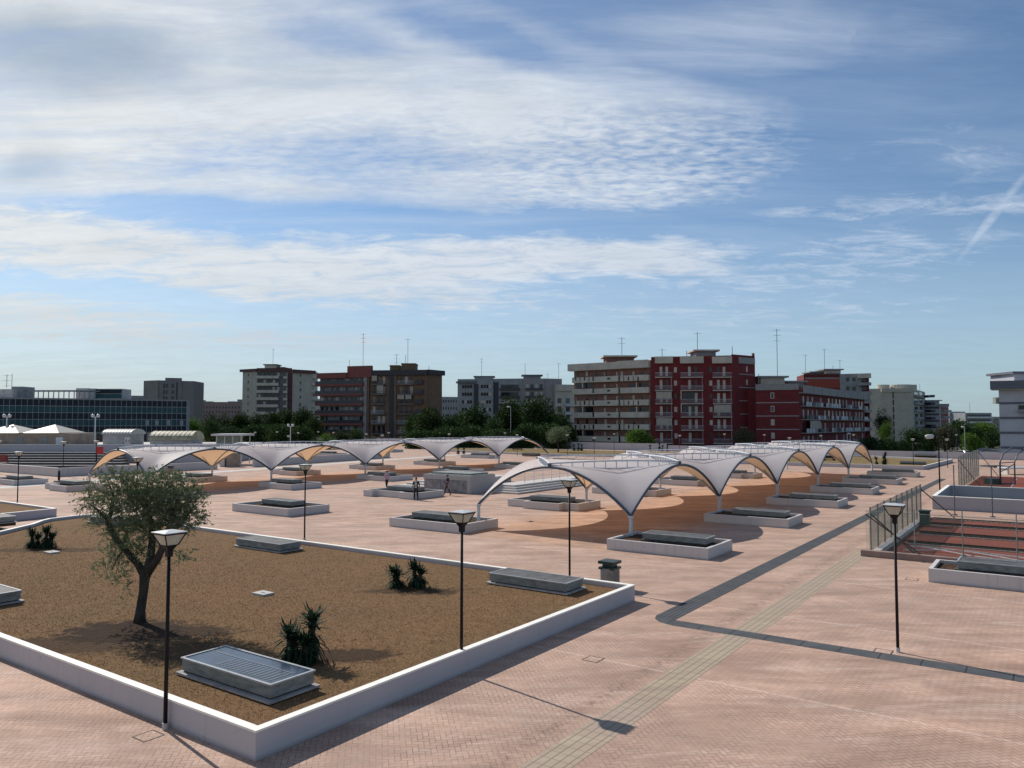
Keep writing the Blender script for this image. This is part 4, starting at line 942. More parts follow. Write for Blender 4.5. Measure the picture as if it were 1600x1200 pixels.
def glasshut():
    Y = 112; x0, x1 = at(340, Y).x, at(378, Y).x; r = thing('glass_hut', 'white framed glass hut with a flat overhanging roof behind the left canopy', 'kiosk', ((x0+x1)/2, Y, 0))
    m = MB(); m.box(at(334, Y).x, at(383, Y).x, Y-.7, Y+4.5, 4.15, 4.42); m.build('roof', LTOP, r)
    m = MB()
    for i in range(4):
        x = x0+(x1-x0)*i/3
        for y in (Y, Y+3.8): MB().box(x-.06, x+.06, y-.06, y+.06, 0, 4.15).build('post', LTOP, r)
    for i in range(3):
        xa = x0+(x1-x0)*i/3+.08; m = MB(); m.box(xa, xa+(x1-x0)/3-.16, Y-.02, Y+.0, .1, 4.1); m.build('pane', mat('pale_green_glass', (.16, .21, .18), .15, .3, 1, spec=.6), r)
    for i, (a, b) in enumerate(((346, 353), (356, 371))):
        rr = MB().box(at(a, 106).x, at(b, 106).x, 106, 107.5, 0, 2.2-.3*i); tag(rr.build('service_box', [CONC, mat('tan_render', (.3, .24, .19))][i]), ['pale upright service box under the left canopy, before the glass hut', 'tan service box right of the pale one, under the second arch'][i], 'box')
glasshut()
# ---------------------------------------------------------------- far walls and lawns
wall_line('wall', 'white boundary wall at the far right of the square, before the parked cars', [G(114.3, -60), G(113.6, 13.0)], .3, 0, 1.1, WHITE)
wall_line('wall', 'white boundary wall at the far side of the square before the brick and red blocks', [G(113.9, 13.4), G(117, 49.5)], .3, 0, 1.25, WHITE)
wall_line('wall', 'slightly higher white boundary wall before the dark wood in the middle', [G(117.2, 50), G(119.5, 84), G(121, 104)], .3, 0, 1.55, WHITE)
wall_line('wall', 'white boundary wall at the far left, behind the second and third arch', [G(119, 104.6), G(108, 150)], .3, 0, 1.9, WHITE)
DLAWN = mat('far_dry_lawn', (.24, .165, .085), 1, .15, .5, col2=(.15, .12, .055), spec=.05, bump=.5, bsc=5)
bed('lawn_bed', 'far dry lawn inside a low wall at the end of the right canopy', 'lawn bed', [G(76.5, -3.6), G(100.5, -4.6), G(106, 8), G(108, 28), G(84, 30), G(76.5, 22)], h=.5, soil=.25, sm=DLAWN)
bed('lawn_bed', 'far dry lawn with the small olive tree, between the two canopies', 'lawn bed', [G(88, 36), G(104, 40), G(106, 76), G(98, 96), G(90, 92), G(84, 60)], h=.35, soil=.3, sm=DLAWN)
copy_tree(sk, gp(915, 722, .28), label='skylight box on the far lawn, left of the lamp before the brick block')
copy_tree(sk, gp(1427, 725, .3), label='skylight box on the far lawn right of the last arch of the right canopy', rz=TH)
copy_tree(sk, gp(1446, 713, .3), label='pale skylight box at the back of the far right lawn')
copy_tree(sk, gp(830, 711, .28), label='skylight box on the far lawn under the last arch of the left canopy')
for p, l in ((gp(1296, 722), 'small dark bench with a tilted back seen under the fourth arch of the right canopy'), (gp(809, 706), 'dark bench frame seen under the last arch of the left canopy')):
    r = thing('bench', l, 'bench', p, 'dark benches', local=True, rz=R(20))
    m = MB(); m.box(-1.1, 1.1, -.25, .25, .42, .5); m.build('seat', BLACK, r); m = MB(); m.box(-1.1, 1.1, .22, .28, .6, .95); m.build('backrest', BLACK, r)
    for x in (-.9, .9): m = MB(); m.box(x-.05, x+.05, -.2, .24, 0, .42); m.box(x-.03, x+.03, .23, .28, .3, .7); m.build('leg', BLACK, r)
r = thing('water_fountain', 'small black fountain post on a round base before the corner of the terrace wall', 'fountain', gp(92, 752.5), local=True)
MB().tube([(0, 0, 0), (0, 0, .12), (0, 0, .16)], [.5, .45, .2], 14).build('base', BLACK, r); MB().tube([(0, 0, .1), (0, 0, 1.0), (0, 0, 1.15)], [.12, .1, .05], 9).build('post', BLACK, r)
# ---------------------------------------------------------------- sports courts on the right
COURT = mat('red_court_surface', (.24, .075, .055), .95, .2, .5, col2=(.17, .058, .045), spec=.08)
def courts():
    m = MB(); a0 = 3.1
    m.face([G(a0, -50, .006), G(20.6, -50, .006), G(20.6, -10.55, .006), G(a0, -10.55, .006)]); tag(m.build('court_floor', COURT), kind='structure')
    m = MB(); m.face([G(44.8, -60, .006), G(67.5, -60, .006), G(67.5, -10.6, .006), G(44.8, -10.6, .006)]); tag(m.build('far_court_floor', COURT), kind='structure')
    ln = thing('court_line', 'white painted line across the far red court', 'court marking', G(56, -12, .01)); MB().obox(G(49, -14.0, .007), Ua*16, Vb*-.08, (0, 0, .004)).build('line', LTOP, ln)
    k = MB(); k.gbox(2.75, 3.1, -50, -10.2, 0, .28); tag(k.build('kerb', mat('brown_concrete', (.27, .19, .16), .9, .15, 1)), 'brown kerb along the near edge of the sunken red court', 'kerb')
    dk = mat('dark_strip', (.02, .014, .016), 1, .2, 2, spec=.02); pe = mat('pale_joint', (.34, .26, .23), .9, spec=.1)
    for i, a in enumerate((4.0, 8.0, 12.0, 16.6, 20.0)):
        w = (.6, .95, 1.25, 1.15, .5)[i]
        r = thing('court_channel', ['first', 'second', 'third', 'fourth', 'last'][i]+' dark channel across the near red court, counted from the kerb', 'channel', G(a, -12), 'dark channels across the near red court')
        # thin dark strip on the court floor between low raised edges
        MB().gbox(a, a+w, -50, -11.3, .008, .012).build('floor', dk, r)
        MB().gbox(a-.12, a, -50, -11.1, .008, .05).build('near_edge', pe, r)
        MB().gbox(a+w, a+w+.05, -50, -11.1, .008, .06).build('far_edge', dk, r)
    c = MB(); c.gbox(3.1, 20.6, -10.9, -10.6, 0, .22); tag(c.build('kerb', CONC), 'pale kerb under the green net fence of the near red court', 'kerb')
    t = thing('fallen_net', 'crumpled white net lying across the near red court', 'net', G(8, -16)); m = MB()
    g = rnd(3)
    for q in range(3):
        pts = [G(5.2+q*.25+1.2*math.sin(i*.5+q), -11.6-i*.9, .08+.06*g.random()) for i in range(14)]; m.tube(pts, .03, 4)
    m.build('rope', LTOP, t)
    def fence(a0, a1, b, h, n, label, ps=.045):
        r = thing('net_fence', label, 'fence', G((a0+a1)/2, b), 'green net fences of the courts')
        for i in range(n+1):
            a = a0+(a1-a0)*i/n; MB().tube([G(a, b, 0), G(a, b, h+.05)], ps, 6).build('post', ALU, r)
        o = MB(); o.face([G(a0, b, .05), G(a1, b, .05), G(a1, b, h), G(a0, b, h)]); o.build('net', NET, r)
        m = MB(); m.tube([G(a0, b, h), G(a1, b, h)], .018, 5); m.build('top_wire', ALU, r)
        for a, s in ((a0, 1), (a1, 1)):
            MB().tube([G(a, b, h-.25), G(a+.0, b-1.9, .05)], .035, 6).build('brace', mat('rust_steel', (.08, .06, .05)), r)
        return r
    fence(4.3, 20.9, -10.35, 2.05, 9, 'green net fence on thin posts along the near red court')
    fence(45.0, 67.0, -10.35, 3.0, 9, 'green net fence with close posts along the far red court')
    # front posts of the courts, standing free
    for i, (px, py, hh) in enumerate(((1430, 868, 2.1), (1505, 870, 2.1), (1590, 878, 2.1))):
        p = gp(px, py); r = thing('court_post', ['left', 'middle', 'right'][i]+' slim steel post on the near edge of the near red court', 'post', p, 'slim court posts')
        MB().tube([p, p+Vector((0, 0, hh))], .026, 8).build('pole', ALU, r); MB().obox(p-Vector((.07, .07, 0)), (.14, 0, 0), (0, .14, 0), (0, 0, .1)).build('foot', ALU, r)
    nf = thing('net_fence', 'thin see-through net along the near edge of the near red court', 'fence', G(3.0, -20), 'green net fences of the courts')
    o = MB(); o.face([G(2.95, -10.4, .3), G(2.95, -40, .3), G(2.95, -40, 2.05), G(2.95, -10.4, 2.05)]); o.build('net', NET2, nf)
    MB().tube([G(2.95, -10.4, 2.05), G(2.95, -40, 2.05)], .015, 5).build('top_wire', ALU, nf); MB().tube([G(2.95, -10.4, 1.9), G(2.95, -12.6, .3)], .03, 6).build('brace', mat('rust_steel', (.08, .06, .05)), nf)
    for i, (px, py, hh) in enumerate(((1492, 805, 3.3), (1551, 808, 3.3))):
        p = gp(px, py); r = thing('court_post', ['left', 'right'][i]+' dark pole on the far edge of the near red court, before the white box', 'post', p, 'dark court poles')
        MB().tube([p, p+Vector((0, 0, hh))], .035, 8).build('pole', STEELD, r); MB().obox(p-Vector((.12, .12, 0)), (.24, 0, 0), (0, .24, 0), (0, 0, .06)).build('foot', STEELD, r)
    m = thing('waste_container', 'dark green container standing inside the net fence of the near red court', 'container', G(14.0, -11.6))
    gm = mat('container_green', (.02, .06, .045), .5, .15, 3)
    MB().gbox(15.6, 16.2, -11.45, -10.95, .1, .85).build('body', gm, m); MB().gbox(15.56, 16.24, -11.49, -10.91, .85, .93).build('lid', gm, m)
    # white walled box between the courts
    bx = bed('sunken_box', 'big white walled box with a dark grey green inside between the two red courts', 'wall', [G(26.2, -10.4), G(26.2, -40), G(37.5, -40), G(37.5, -10.2)], h=.95, soil=.06, t=.22, wm=whitewall('shaded_lavender_render', (.36, .35, .375), .2), sm=mat('grey_green_floor', (.09, .105, .095), .8, .15, .4))  # white walls, their shade put into a darker lavender colour
    # basketball stand
    r = thing('basketball_stand', 'black basketball stand with curved arms and a green base on the far red court', 'basketball stand', G(53.6, -13.2))
    p0 = gp(1563, 757); p1 = gp(1586, 757)
    def fr(p, off):
        q = [p+Vector((0, 0, 0)), p+Vector((0, 0, 2.1)), p+Vector((.5, .2, 3.0)), p+Vector((1.5, .3, 3.6)), p+Vector((2.8, .4, 3.4))]; return q
    for p in (p0, p1, p0+Vector((1.2, 1.8, 0)), p1+Vector((1.2, 1.8, 0))): MB().tube(fr(p, 0), .06, 7).build('arm', STEELD, r, True)
    m = MB(); m.tube([p0+Vector((0, 0, 1.2)), p1+Vector((0, 0, 2.0))], .045, 6); m.tube([p0+Vector((0, 0, 2.1)), p1+Vector((0, 0, 2.2))], .045, 6); m.tube([p0+Vector((0, 0, .1)), p1+Vector((0, 0, .1))], .06, 6); m.build('crossbar', STEELD, r)
    m = MB(); m.obox(p0+Vector((-.9, 0, 0)), (.9, 0, 0), (0, 1.2, 0), (0, 0, .55)); m.build('base_weight', gm, r)
    q = p1+Vector((2.9, .4, 2.9)); MB().obox(q, (.1, 0, 0), (0, 1.8, 0), (0, 0, 1.05)).build('backboard', LTOP, r)
    t = MB(); pts = [q+Vector((-.45+.23*math.cos(a), .9+.23*math.sin(a), .15)) for a in [i*math.pi/6 for i in range(13)]]; t.tube(pts, .015, 5); t.build('hoop', mat('hoop_orange', (.5, .1, .03)), r)
    r = thing('white_table', 'long white slab behind the basketball stand at the right edge', 'table', gp(1592, 742)); q = gp(1575, 742)
    MB().obox(q+Vector((0, 0, .7)), (4.5, 0, 0), (0, 2.0, 0), (0, 0, .15)).build('top', LTOP, r)
    for dx in (.2, 4.1): MB().obox(q+Vector((dx, .4, 0)), (.2, 0, 0), (0, 1.2, 0), (0, 0, .7)).build('leg', CONC, r)
    r = thing('dark_mat', 'flat dark slab on the paving beyond the far red court fence', 'slab', gp(1565, 731)); q = gp(1553, 731); MB().obox(q, (3.2, 0, 0), (0, 3.5, 0), (0, 0, .12)).build('slab', LID, r)
    MB().obox(q+Vector((.2, .2, .12)), (2.8, 0, 0), (0, 3.1, 0), (0, 0, .05)).build('top_plate', BLACK, r)
courts()
# ---------------------------------------------------------------- cars
def car(p, rz, label, col):
    r = thing('parked_car', label, 'car', p, 'cars parked beyond the far wall', local=True, rz=rz)
    cm = mat('car_paint_'+col[0], col[1], .25, .03, 3, spec=.6)
    prof = [(-2.1, .35), (-2.1, .75), (-1.95, .92), (-1.2, .98), (1.0, .95), (1.9, .78), (2.12, .6), (2.12, .35)]
    top = [(-1.75, .95), (-1.2, 1.38), (-.9, 1.44), (.25, 1.43), (.45, 1.38), (1.15, .95)]
    m = MB()
    def ext(pr, w0, w1):
        a = [(x, -w0 if z < 1 else -w1, z) for x, z in pr]; b = [(x, w0 if z < 1 else w1, z) for x, z in pr]; n = len(pr)
        m.face(a); m.face(b[::-1])
        for i in range(n): j = (i+1) % n; m.face([a[j], a[i], b[i], b[j]])
    ext(prof, .86, .86); m.build('body', cm, r)
    m = MB(); ext(top, .80, .60); m.build('cabin', GL, r)
    m = MB(); m.box(-1.15, .38, -.58, .58, 1.43, 1.46); m.build('roof', cm, r)
    for x in (-1.35, 1.35):
        for y in (-.8, .8):
            MB().tube([(x, y-.1, .32), (x, y+.1, .32)], .32, 14).build('wheel', BLACK, r)
    for y in (-.6, .6): MB().box(2.08, 2.14, y-.15, y+.15, .6, .72).build('headlight', LTOP, r)
    return r
for px, d, rz, l, c in ((1418, 146, 5, 'black parked car behind the far wall, the leftmost one', ('black', (.015, .015, .018))), (1440, 146, 183, 'dark estate car behind the far wall, right of the leftmost', ('dark', (.03, .032, .036))),
                        (1475, 148, 8, 'silver grey car behind the far wall before the brown shrubs', ('silver', (.42, .44, .46))), (1501, 152, 100, 'white car beside the tall white street lamp', ('white', (.72, .72, .72))),
                        (1518, 141, 185, 'white car mostly hidden behind the far wall', ('white', (.72, .72, .72))), (1536, 165, 20, 'dark blue car among the cars before the striped building', ('blue', (.02, .03, .07))), (1548, 160, 110, 'grey car next to the foot of the striped building', ('grey', (.2, .21, .22)))):
    p = at(px, d); car((p.x, p.y, -1.2 if d < 150 else -.9), R(rz), l, c)
# ---------------------------------------------------------------- buildings
class Bld:
    def __init__(s, label, front, depth, ztop, wm, gz=-1.5, name='apartment_building', cat='apartment building', group='buildings round the square', ang=None):
        s.P = [at(px, d).to_2d() for px, d in front]; s.px = [q[0] for q in front]; s.gz = gz; s.zt = ztop
        d = (s.P[-1]-s.P[0]).normalized(); n = Vector((-d.y, d.x)); s.back = n if n.y > 0 else -n
        s.r = thing(name, label, cat, (s.P[0].x, s.P[0].y, gz), group)
        m = MB(); m.prism(s.P+[s.P[-1]+s.back*depth, s.P[0]+s.back*depth], gz, ztop); s.wall = m.build('wall', wm, s.r)
    def fp(s, px):
        k = (px-800)/F/math.cos(PIT)
        i = 0
        for j in range(len(s.P)-1):
            if px >= min(s.px[j], s.px[j+1])-1e-6 or j == 0: i = j
            if px < s.px[j+1]: i = j; break
        A, B = s.P[i], s.P[i+1]; e = B-A; t = (k*A.y-A.x)/(e.x-k*e.y); p = A+e*t
        d = e.normalized(); n = Vector((-d.y, d.x)); n = n if n.y < 0 or (abs(n.y) < .3 and n.dot(s.back) < 0) else -n
        if n.dot(s.back) > .2: n = -n
        return p, d, n
    def box(s, name, a, b, y0, y1, d0, d1, m, parent=None, mb=None):
        pm, d, n = s.fp((a+b)/2); pa, _, _ = s.fp(a) ; pb, _, _ = s.fp(b)
        # stay on the face of the middle point
        k = lambda px: (px-800)/F/math.cos(PIT)
        def hit(px): t = (k(px)*pm.y-pm.x)/(d.x-k(px)*d.y); return pm+d*t
        pa, pb = hit(a), hit(b); Y = pm.y; z1, z0 = zz(y0, Y), zz(y1, Y); z0 = max(z0, s.gz)
        if z1 <= z0: return None
        q = MB() if mb is None else mb; e = pb-pa; o = pa+n*d0; t = n*(d1-d0)
        q.obox((o.x, o.y, z0), (e.x, e.y, 0), (t.x, t.y, 0), (0, 0, z1-z0))
        return q.build(name, m, parent or s.r) if mb is None else None
    def balcony(s, a, b, y0, y1, out, mslab, mrail, solid=False, bars=True):
        """slab at the bottom, railing above"""
        o = s.box('balcony', a, b, y1-1.2, y1, .0, out, mslab)
        if o is None: return
        if solid: s.box('parapet', a, b, y0, y1-1.0, out-.12, out+.02, mrail, o)
        else:
            q = MB(); s.box('', a, b, y0, y0+.45, out-.06, out, None, mb=q); n = max(3, int((b-a)/1.6))
            for i in range(n+1):
                x = a+(b-a)*i/n; s.box('', max(a, x-.14), min(b, x+.14), y0, y1-1, out-.05, out-.01, None, mb=q)
            if q.v: q.build('railing', mrail, o)
        return o
def antenna(b, px, d, ytop, ybase, arms=2):
    Y = d; p = at(px, Y); m = MB(); z0, z1 = zz(ybase, Y), zz(ytop, Y); m.tube([(p.x, p.y, z0), (p.x, p.y, z1)], .07, 5)
    for i in range(arms):
        z = z1-.3-i*1.3; m.tube([(p.x-.9, p.y, z), (p.x+.9, p.y, z)], .035, 4)
        for q in range(-3, 4): m.tube([(p.x+q*.28, p.y-.3, z), (p.x+q*.28, p.y+.3, z)], .02, 3)
    m.build('antenna', mat('aerial_grey', (.22, .24, .26), .6), b.r)
BRICK = mat('brown_brick', (.20, .105, .08), .9, .15, 1.2); REDW = mat('dark_red_render', (.14, .016, .019), .85, .12, .7); CREAM = mat('cream_concrete', (.45, .425, .365), .85, .1, .5)
BEIGE = mat('beige_render', (.38, .36, .305), .85, .08, .4); DKB = mat('dark_brown_fascia', (.09, .045, .04), .8, .15, 1); RAIL = mat('pale_blue_rail', (.42, .45, .50), .6, .1, 2); GREYC = mat('grey_concrete_wall', (.24, .255, .265), .85, .1, .5)
SHUT = mat('pale_roller_shutter', (.42, .40, .36), .7, .1, 2); OCH = mat('ochre_render', (.16, .10, .062), .85, .12, .6); AWN = mat('beige_awning', (.36, .33, .28), .8, .12, 2); DRAIL = mat('dark_rail', (.04, .042, .05), .6); DSTR = mat('blue_black_tile', (.025, .03, .045), .6, .2, 1)
rg = random.Random(4)
def wins(b, xs, ys, w, h, m=None, frame=True, out=.06):
    for y in ys:
        for x in xs:
            mm = m or rg.choice([GL, GL, SHUT, GL])
            o = b.box('window', x-w/2, x+w/2, y, y+h, -.02, out, mm)
            if o and frame and mm is GL and rg.random() < .5: b.box('shutter', x-w/2, x+w/2, y, y+h*rg.uniform(.2, .6), out, out+.03, SHUT, o)
# 1 brick and cream block
b = Bld('brown brick block with cream balcony bands, left of the dark red block', [(897, 199), (1017.5, 186)], 14, zz(573, 196), BRICK)
b.box('roof_parapet', 891, 1017.5, 566.5, 577.5, -.5, 1.3, CREAM); b.box('roof_parapet', 968, 1017.5, 563.5, 575.5, 1.32, 1.45, CREAM)
for k in range(8):
    y = 588+k*18.7-.0; q = b.box('balcony_band', 897.5, 1016.5, y, y+8.6, .05, 1.15, CREAM)
    if q is None: continue
    for x, w, h0, h1 in ((930.5, 2.4, .5, 7.5), (971, 2.6, 0, 9.5), (954.5, 4.6, 2.5, 5.3)): b.box('opening', x-w/2, x+w/2, y+h0, y+h1, 1.14, 1.19, GL, q)
    if k % 2 == 0:
        for x in (903, 917, 985.5, 1000.5): b.box('opening', x-1.1, x+1.1, y+1, y+7, 1.14, 1.19, GL, q)
        for x in (910, 924, 978, 993): b.box('gap', x-.6, x+.6, y, y+8.4, 1.14, 1.19, BRICK, q)
    yy = y-8.6
    if k % 2: 
        for a_, c_ in ((901, 912), (915, 927), (984, 996), (999, 1012)): b.box('window', a_, c_, yy+.5, y, -.02, .06, GL)
        for x in (913.5, 997.5): b.box('pillar', x-.8, x+.8, yy, y, .9, 1.1, CREAM)
    else:
        for x in (903, 917, 931, 946, 972, 990, 1003): b.box('window', x-1.6, x+1.6, yy+1, y, -.02, .06, rg.choice([GL, SHUT, GL]))
    for x in (945, 964): b.box('window', x-1, x+1, yy+2, y-.5, -.02, .06, SHUT)
def roofhut(b, a, c, y0, y1, d, wm, rm, depth=6, over=.8, rim=2.0):
    p0, p1 = at(a, d), at(c, d); z1, z0 = zz(y0, d), zz(y1, d)-1.5; h = MB(); h.box(p0.x, p1.x, d, d+depth, z0, z1-.4); o = h.build('roof_hut', wm, b.r)
    h = MB(); h.box(p0.x-over, p1.x+over, d-over, d+depth+over, z1-.4, z1); h.build('hut_roof', rm, o)
roofhut(b, 947.5, 991, 555.5, 568, 197, BRICK, CREAM); antenna(b, 972, 198, 527, 556, 2); antenna(b, 1035, 186, 545, 560, 1)
# 2 dark red block with balconies
b = Bld('dark red apartment block with white balconies, tallest in the picture', [(1017.6, 185.5), (1144.5, 181), (1180, 186)], 13, zz(560, 182), REDW)
for a_, c_ in ((1024, 1052), (1063, 1100), (1113, 1144)): b.box('roof_parapet', a_, c_, 557.5, 568, .0, 1.2, CREAM)
b.box('roof_parapet', 1154, 1179, 559, 568.5, .0, .25, mat('grey_band', (.26, .255, .25)))
b.box('wall_rim', 1017.7, 1144.4, 556.5, 561, -.3, .02, REDW); b.box('wall_rim', 1144.8, 1179.8, 555, 562, -.3, .02, REDW)
for k in range(6):
    y = 582.5+k*20.6
    for j, (a_, c_) in enumerate(((1024, 1051), (1063.5, 1099), (1113.5, 1143.5))):
        b.balcony(a_, c_, y, y+8.0, 1.3, CREAM, RAIL)
        if (j == 0 and k in (2, 4)) or (j == 2 and k == 3): b.box('awning', a_+1.5, c_-1.5, y-11.5, y-.5, 1.15, 1.22, AWN)
        elif (j == 1 and k in (2, 3)): b.box('window', a_+3, c_-8, y-11, y+1, .0, .05, GL); b.box('pillar', a_, a_+1.5, y-13, y, 1.0, 1.2, CREAM)
        for x in ((a_+9, a_+18) if j != 1 else (a_+14, a_+24)):
            b.box('door', x-2.1, x+2.1, y-9.5, y+5, -.02, .07, rg.choice([SHUT, SHUT, GL]))
        if k in (1, 2, 3, 4, 5) and j < 3:
            b.box('downpipe', c_-2.0, c_-1.5, y-12, y+8, 1.3, 1.4, RAIL)
    for x in (1055.5, 1110.5): b.box('window', x-2.3, x+2.3, y-8.5, y-.5, -.02, .06, rg.choice([SHUT, SHUT, GL]))
    b.box('window', 1166, 1168.2, y-10, y-1.5, -.02, .05, SHUT if k < 2 else REDW); b.box('string_course', 1155, 1180, y+2.0, y+3.4, -.02, .08, mat('grey_band', (.26, .255, .25)))
roofhut(b, 1088, 1119, 546.5, 559, 188, GREYC, CREAM); antenna(b, 1090.5, 188, 519, 547, 1); antenna(b, 1073.5, 187, 548, 558, 0); antenna(b, 1145, 184, 541, 556, 0)
p = at(1177.5, 187); m = MB(); m.tube([(p.x, p.y, zz(560, 187)), (p.x, p.y, zz(552, 187))], .35, 8); m.build('chimney', BRICK, b.r)
# 3 low red wing
b = Bld('lower dark red wing with plain facade right of the tall red block', [(1180.2, 181), (1247.8, 177)], 12, zz(603, 178), REDW)
b.box('roof_parapet', 1180.5, 1247.8, 600, 609.5, .0, .3, mat('grey_band', (.26, .255, .25)))
for k in range(5):
    y = 628.3+k*20.9; b.box('string_course', 1180.5, 1247.6, y, y+1.6, -.02, .08, mat('grey_band', (.26, .255, .25)))
    o = b.box('window', 1203.6, 1209.4, y-15, y-5.5, -.02, .07, CREAM)
    if o: b.box('pane', 1204.8, 1208.2, y-14, y-6.2, .06, .09, SHUT if k > 1 else GL, o)
roofhut(b, 1189, 1226, 587.5, 600, 186, CREAM, GREYC); antenna(b, 1215, 187, 514, 588, 3); antenna(b, 1185.5, 183, 584, 600, 0)
roofhut(b, 1231, 1256, 595, 602, 190, GREYC, GREYC)
# 4 long balcony wing
b = Bld('long red wing with continuous grey balconies receding to the right', [(1248, 177), (1350, 232)], 12, zz(603, 178)-.4, REDW)
H0 = zz(603, 178)
def wingbox(name, s0, s1, z0, z1, d0, d1, m, parent=None):
    A, B = b.P[0], b.P[1]; e = (B-A); n = Vector((e.y, -e.x)).normalized(); n = n if n.y < 0 else -n; o = A+e*s0+n*d0; q = e*(s1-s0); t = n*(d1-d0)
    return MB().obox((o.x, o.y, z0), (q.x, q.y, 0), (t.x, t.y, 0), (0, 0, z1-z0)).build(name, m, parent or b.r)
GB = mat('grey_band', (.26, .255, .25))
for i in range(9): wingbox('roof_parapet', i/9+.004, (i+1)/9-.004, H0-1.7, H0+.1, .9, 1.3, GB)
wingbox('eaves', 0, 1, H0-1.75, H0-1.55, 0, 1.25, GB)
for k in range(5):
    z = H0-4.6-k*3.12
    if z < -1: break
    o = wingbox('balcony', .015, .985, z-.18, z, 0, 1.3, GB); q = MB()
    for i in range(26):
        s0 = .02+i*.037
        if rg.random() < .8: wingbox('railing', s0, s0+.030, z, z+.95, 1.22, 1.28, rg.choice([RAIL, RAIL, GREYC, DRAIL]), o)
    for i in range(17):
        s0 = .04+i*.056
        if rg.random() < .9: wingbox('window', s0, s0+.017, z+.05, z+2.3, -.02, .06, rg.choice([SHUT, GL, SHUT, mat('pale_curtain', (.34, .31, .33))]))
    if k == 2: wingbox('awning', .07, .2, z+.9, z+2.8, 1.1, 1.16, AWN)
roofhut(b, 1330, 1332, 640, 641, 260, GB, GB)
# 5 red and grey block behind the wing
b = Bld('red and grey block with cantilevered balconies rising behind the long balcony wing', [(1256, 262), (1312, 262), (1358, 258)], 14, zz(585, 262), REDW)
b.box('grey_facade', 1312.3, 1346, 584, 700, .0, .25, GREYC); b.box('roof_parapet', 1256, 1312, 583.5, 586, 0, .3, DKB); b.box('string_course', 1258, 1312, 590, 592, 0, .1, GB)
b.box('side_panel', 1258.5, 1312, 592.3, 606, .0, .06, mat('orange_red_render', (.26, .05, .03)))
for k in range(7):
    y = 584+k*14; b.box('balcony', 1340, 1361.5, y, y+7 if k == 0 else y+4.5, .2, 2.2, [CREAM, GREYC][k > 0]); b.box('window', 1322, 1327, y+6, y+12, .2, .3, GL); b.box('window', 1332, 1337, y+6, y+12, .2, .3, GL); b.box('window', 1346, 1354, y+6, y+12, .0, .1, GL)
roofhut(b, 1268, 1292, 580.5, 586, 266, GREYC, GREYC); roofhut(b, 1290, 1314, 576.5, 586, 264, CREAM, GREYC); antenna(b, 1302, 266, 571, 577, 0); antenna(b, 1289, 265, 545, 580, 1); antenna(b, 1259, 270, 554, 584, 1); antenna(b, 1313, 270, 562, 576, 1)
# 6 beige tower
b = Bld('beige tower with a blank end wall and one dark window strip', [(1376.5, 300), (1423, 300), (1445, 335)], 10, zz(607, 300), BEIGE)
b.box('roof_parapet', 1376, 1423.5, 607, 612.5, 0, .5, BEIGE)
for k in range(9): b.box('window', 1394, 1396, 613+k*11.3, 622+k*11.3, 0, .1, DSTR)
for k in range(9):
    y = 618+k*11.3; p = at(1376.5, 303); m = MB(); z = zz(y, 303); m.box(p.x-1.4, p.x, 301, 302.5, z-.9, z); m.build('side_balcony', CREAM, b.r)
    b.box('balcony', 1427, 1441, y, y+3.5, 0, 1.0, GREYC); b.box('window', 1428, 1433, y-5, y, 0, .06, GL); b.box('window', 1436, 1440, y-5, y, 0, .06, GL)
    p = at(1445, 330); z = zz(y, 330); m = MB(); m.box(p.x-2, p.x-.2, 322, 330, z-1.0, z); m.build('side_balcony', DSTR, b.r)
p = at(1405, 305); bm_ = MB(); bm_.tube([(p.x+1.5, p.y+2, zz(607, 305)-1), (p.x+1.5, p.y+2, zz(601, 305))], 4.0, 20); bm_.tube([(p.x-5.5, p.y+2, zz(607, 305)-1), (p.x-5.5, p.y+2, zz(601, 305))], 2.4, 20); bm_.box(p.x+1, p.x+7, p.y, p.y+5, zz(607, 305)-1, zz(601, 305)); bm_.build('roof_hut', CREAM, b.r); antenna(b, 1437, 325, 600, 615, 0)
# 7 small white and red block
b = Bld('white block with dark bands and a red balcony end, right of the beige tower', [(1445, 330), (1467, 328), (1481, 345)], 12, zz(632, 330), mat('pale_grey_render', (.33, .33, .35)))
b.box('roof_parapet', 1444, 1482, 631, 635.5, 0, .4, GREYC)
for k in range(4):
    b.box('dark_band', 1445, 1466.5, 636+k*10.2, 638.5+k*10.2, 0, .1, DSTR); b.box('balcony', 1469, 1481, 640.5+k*10, 643+k*10, 0, 1.2, GREYC); b.box('red_panel', 1469, 1480, 636+k*10, 640+k*10, 0, .2, mat('orange_red_render', (.26, .05, .03)))
roofhut(b, 1447, 1467, 625, 632, 334, mat('pale_grey_render', (.33, .33, .35)), GREYC)
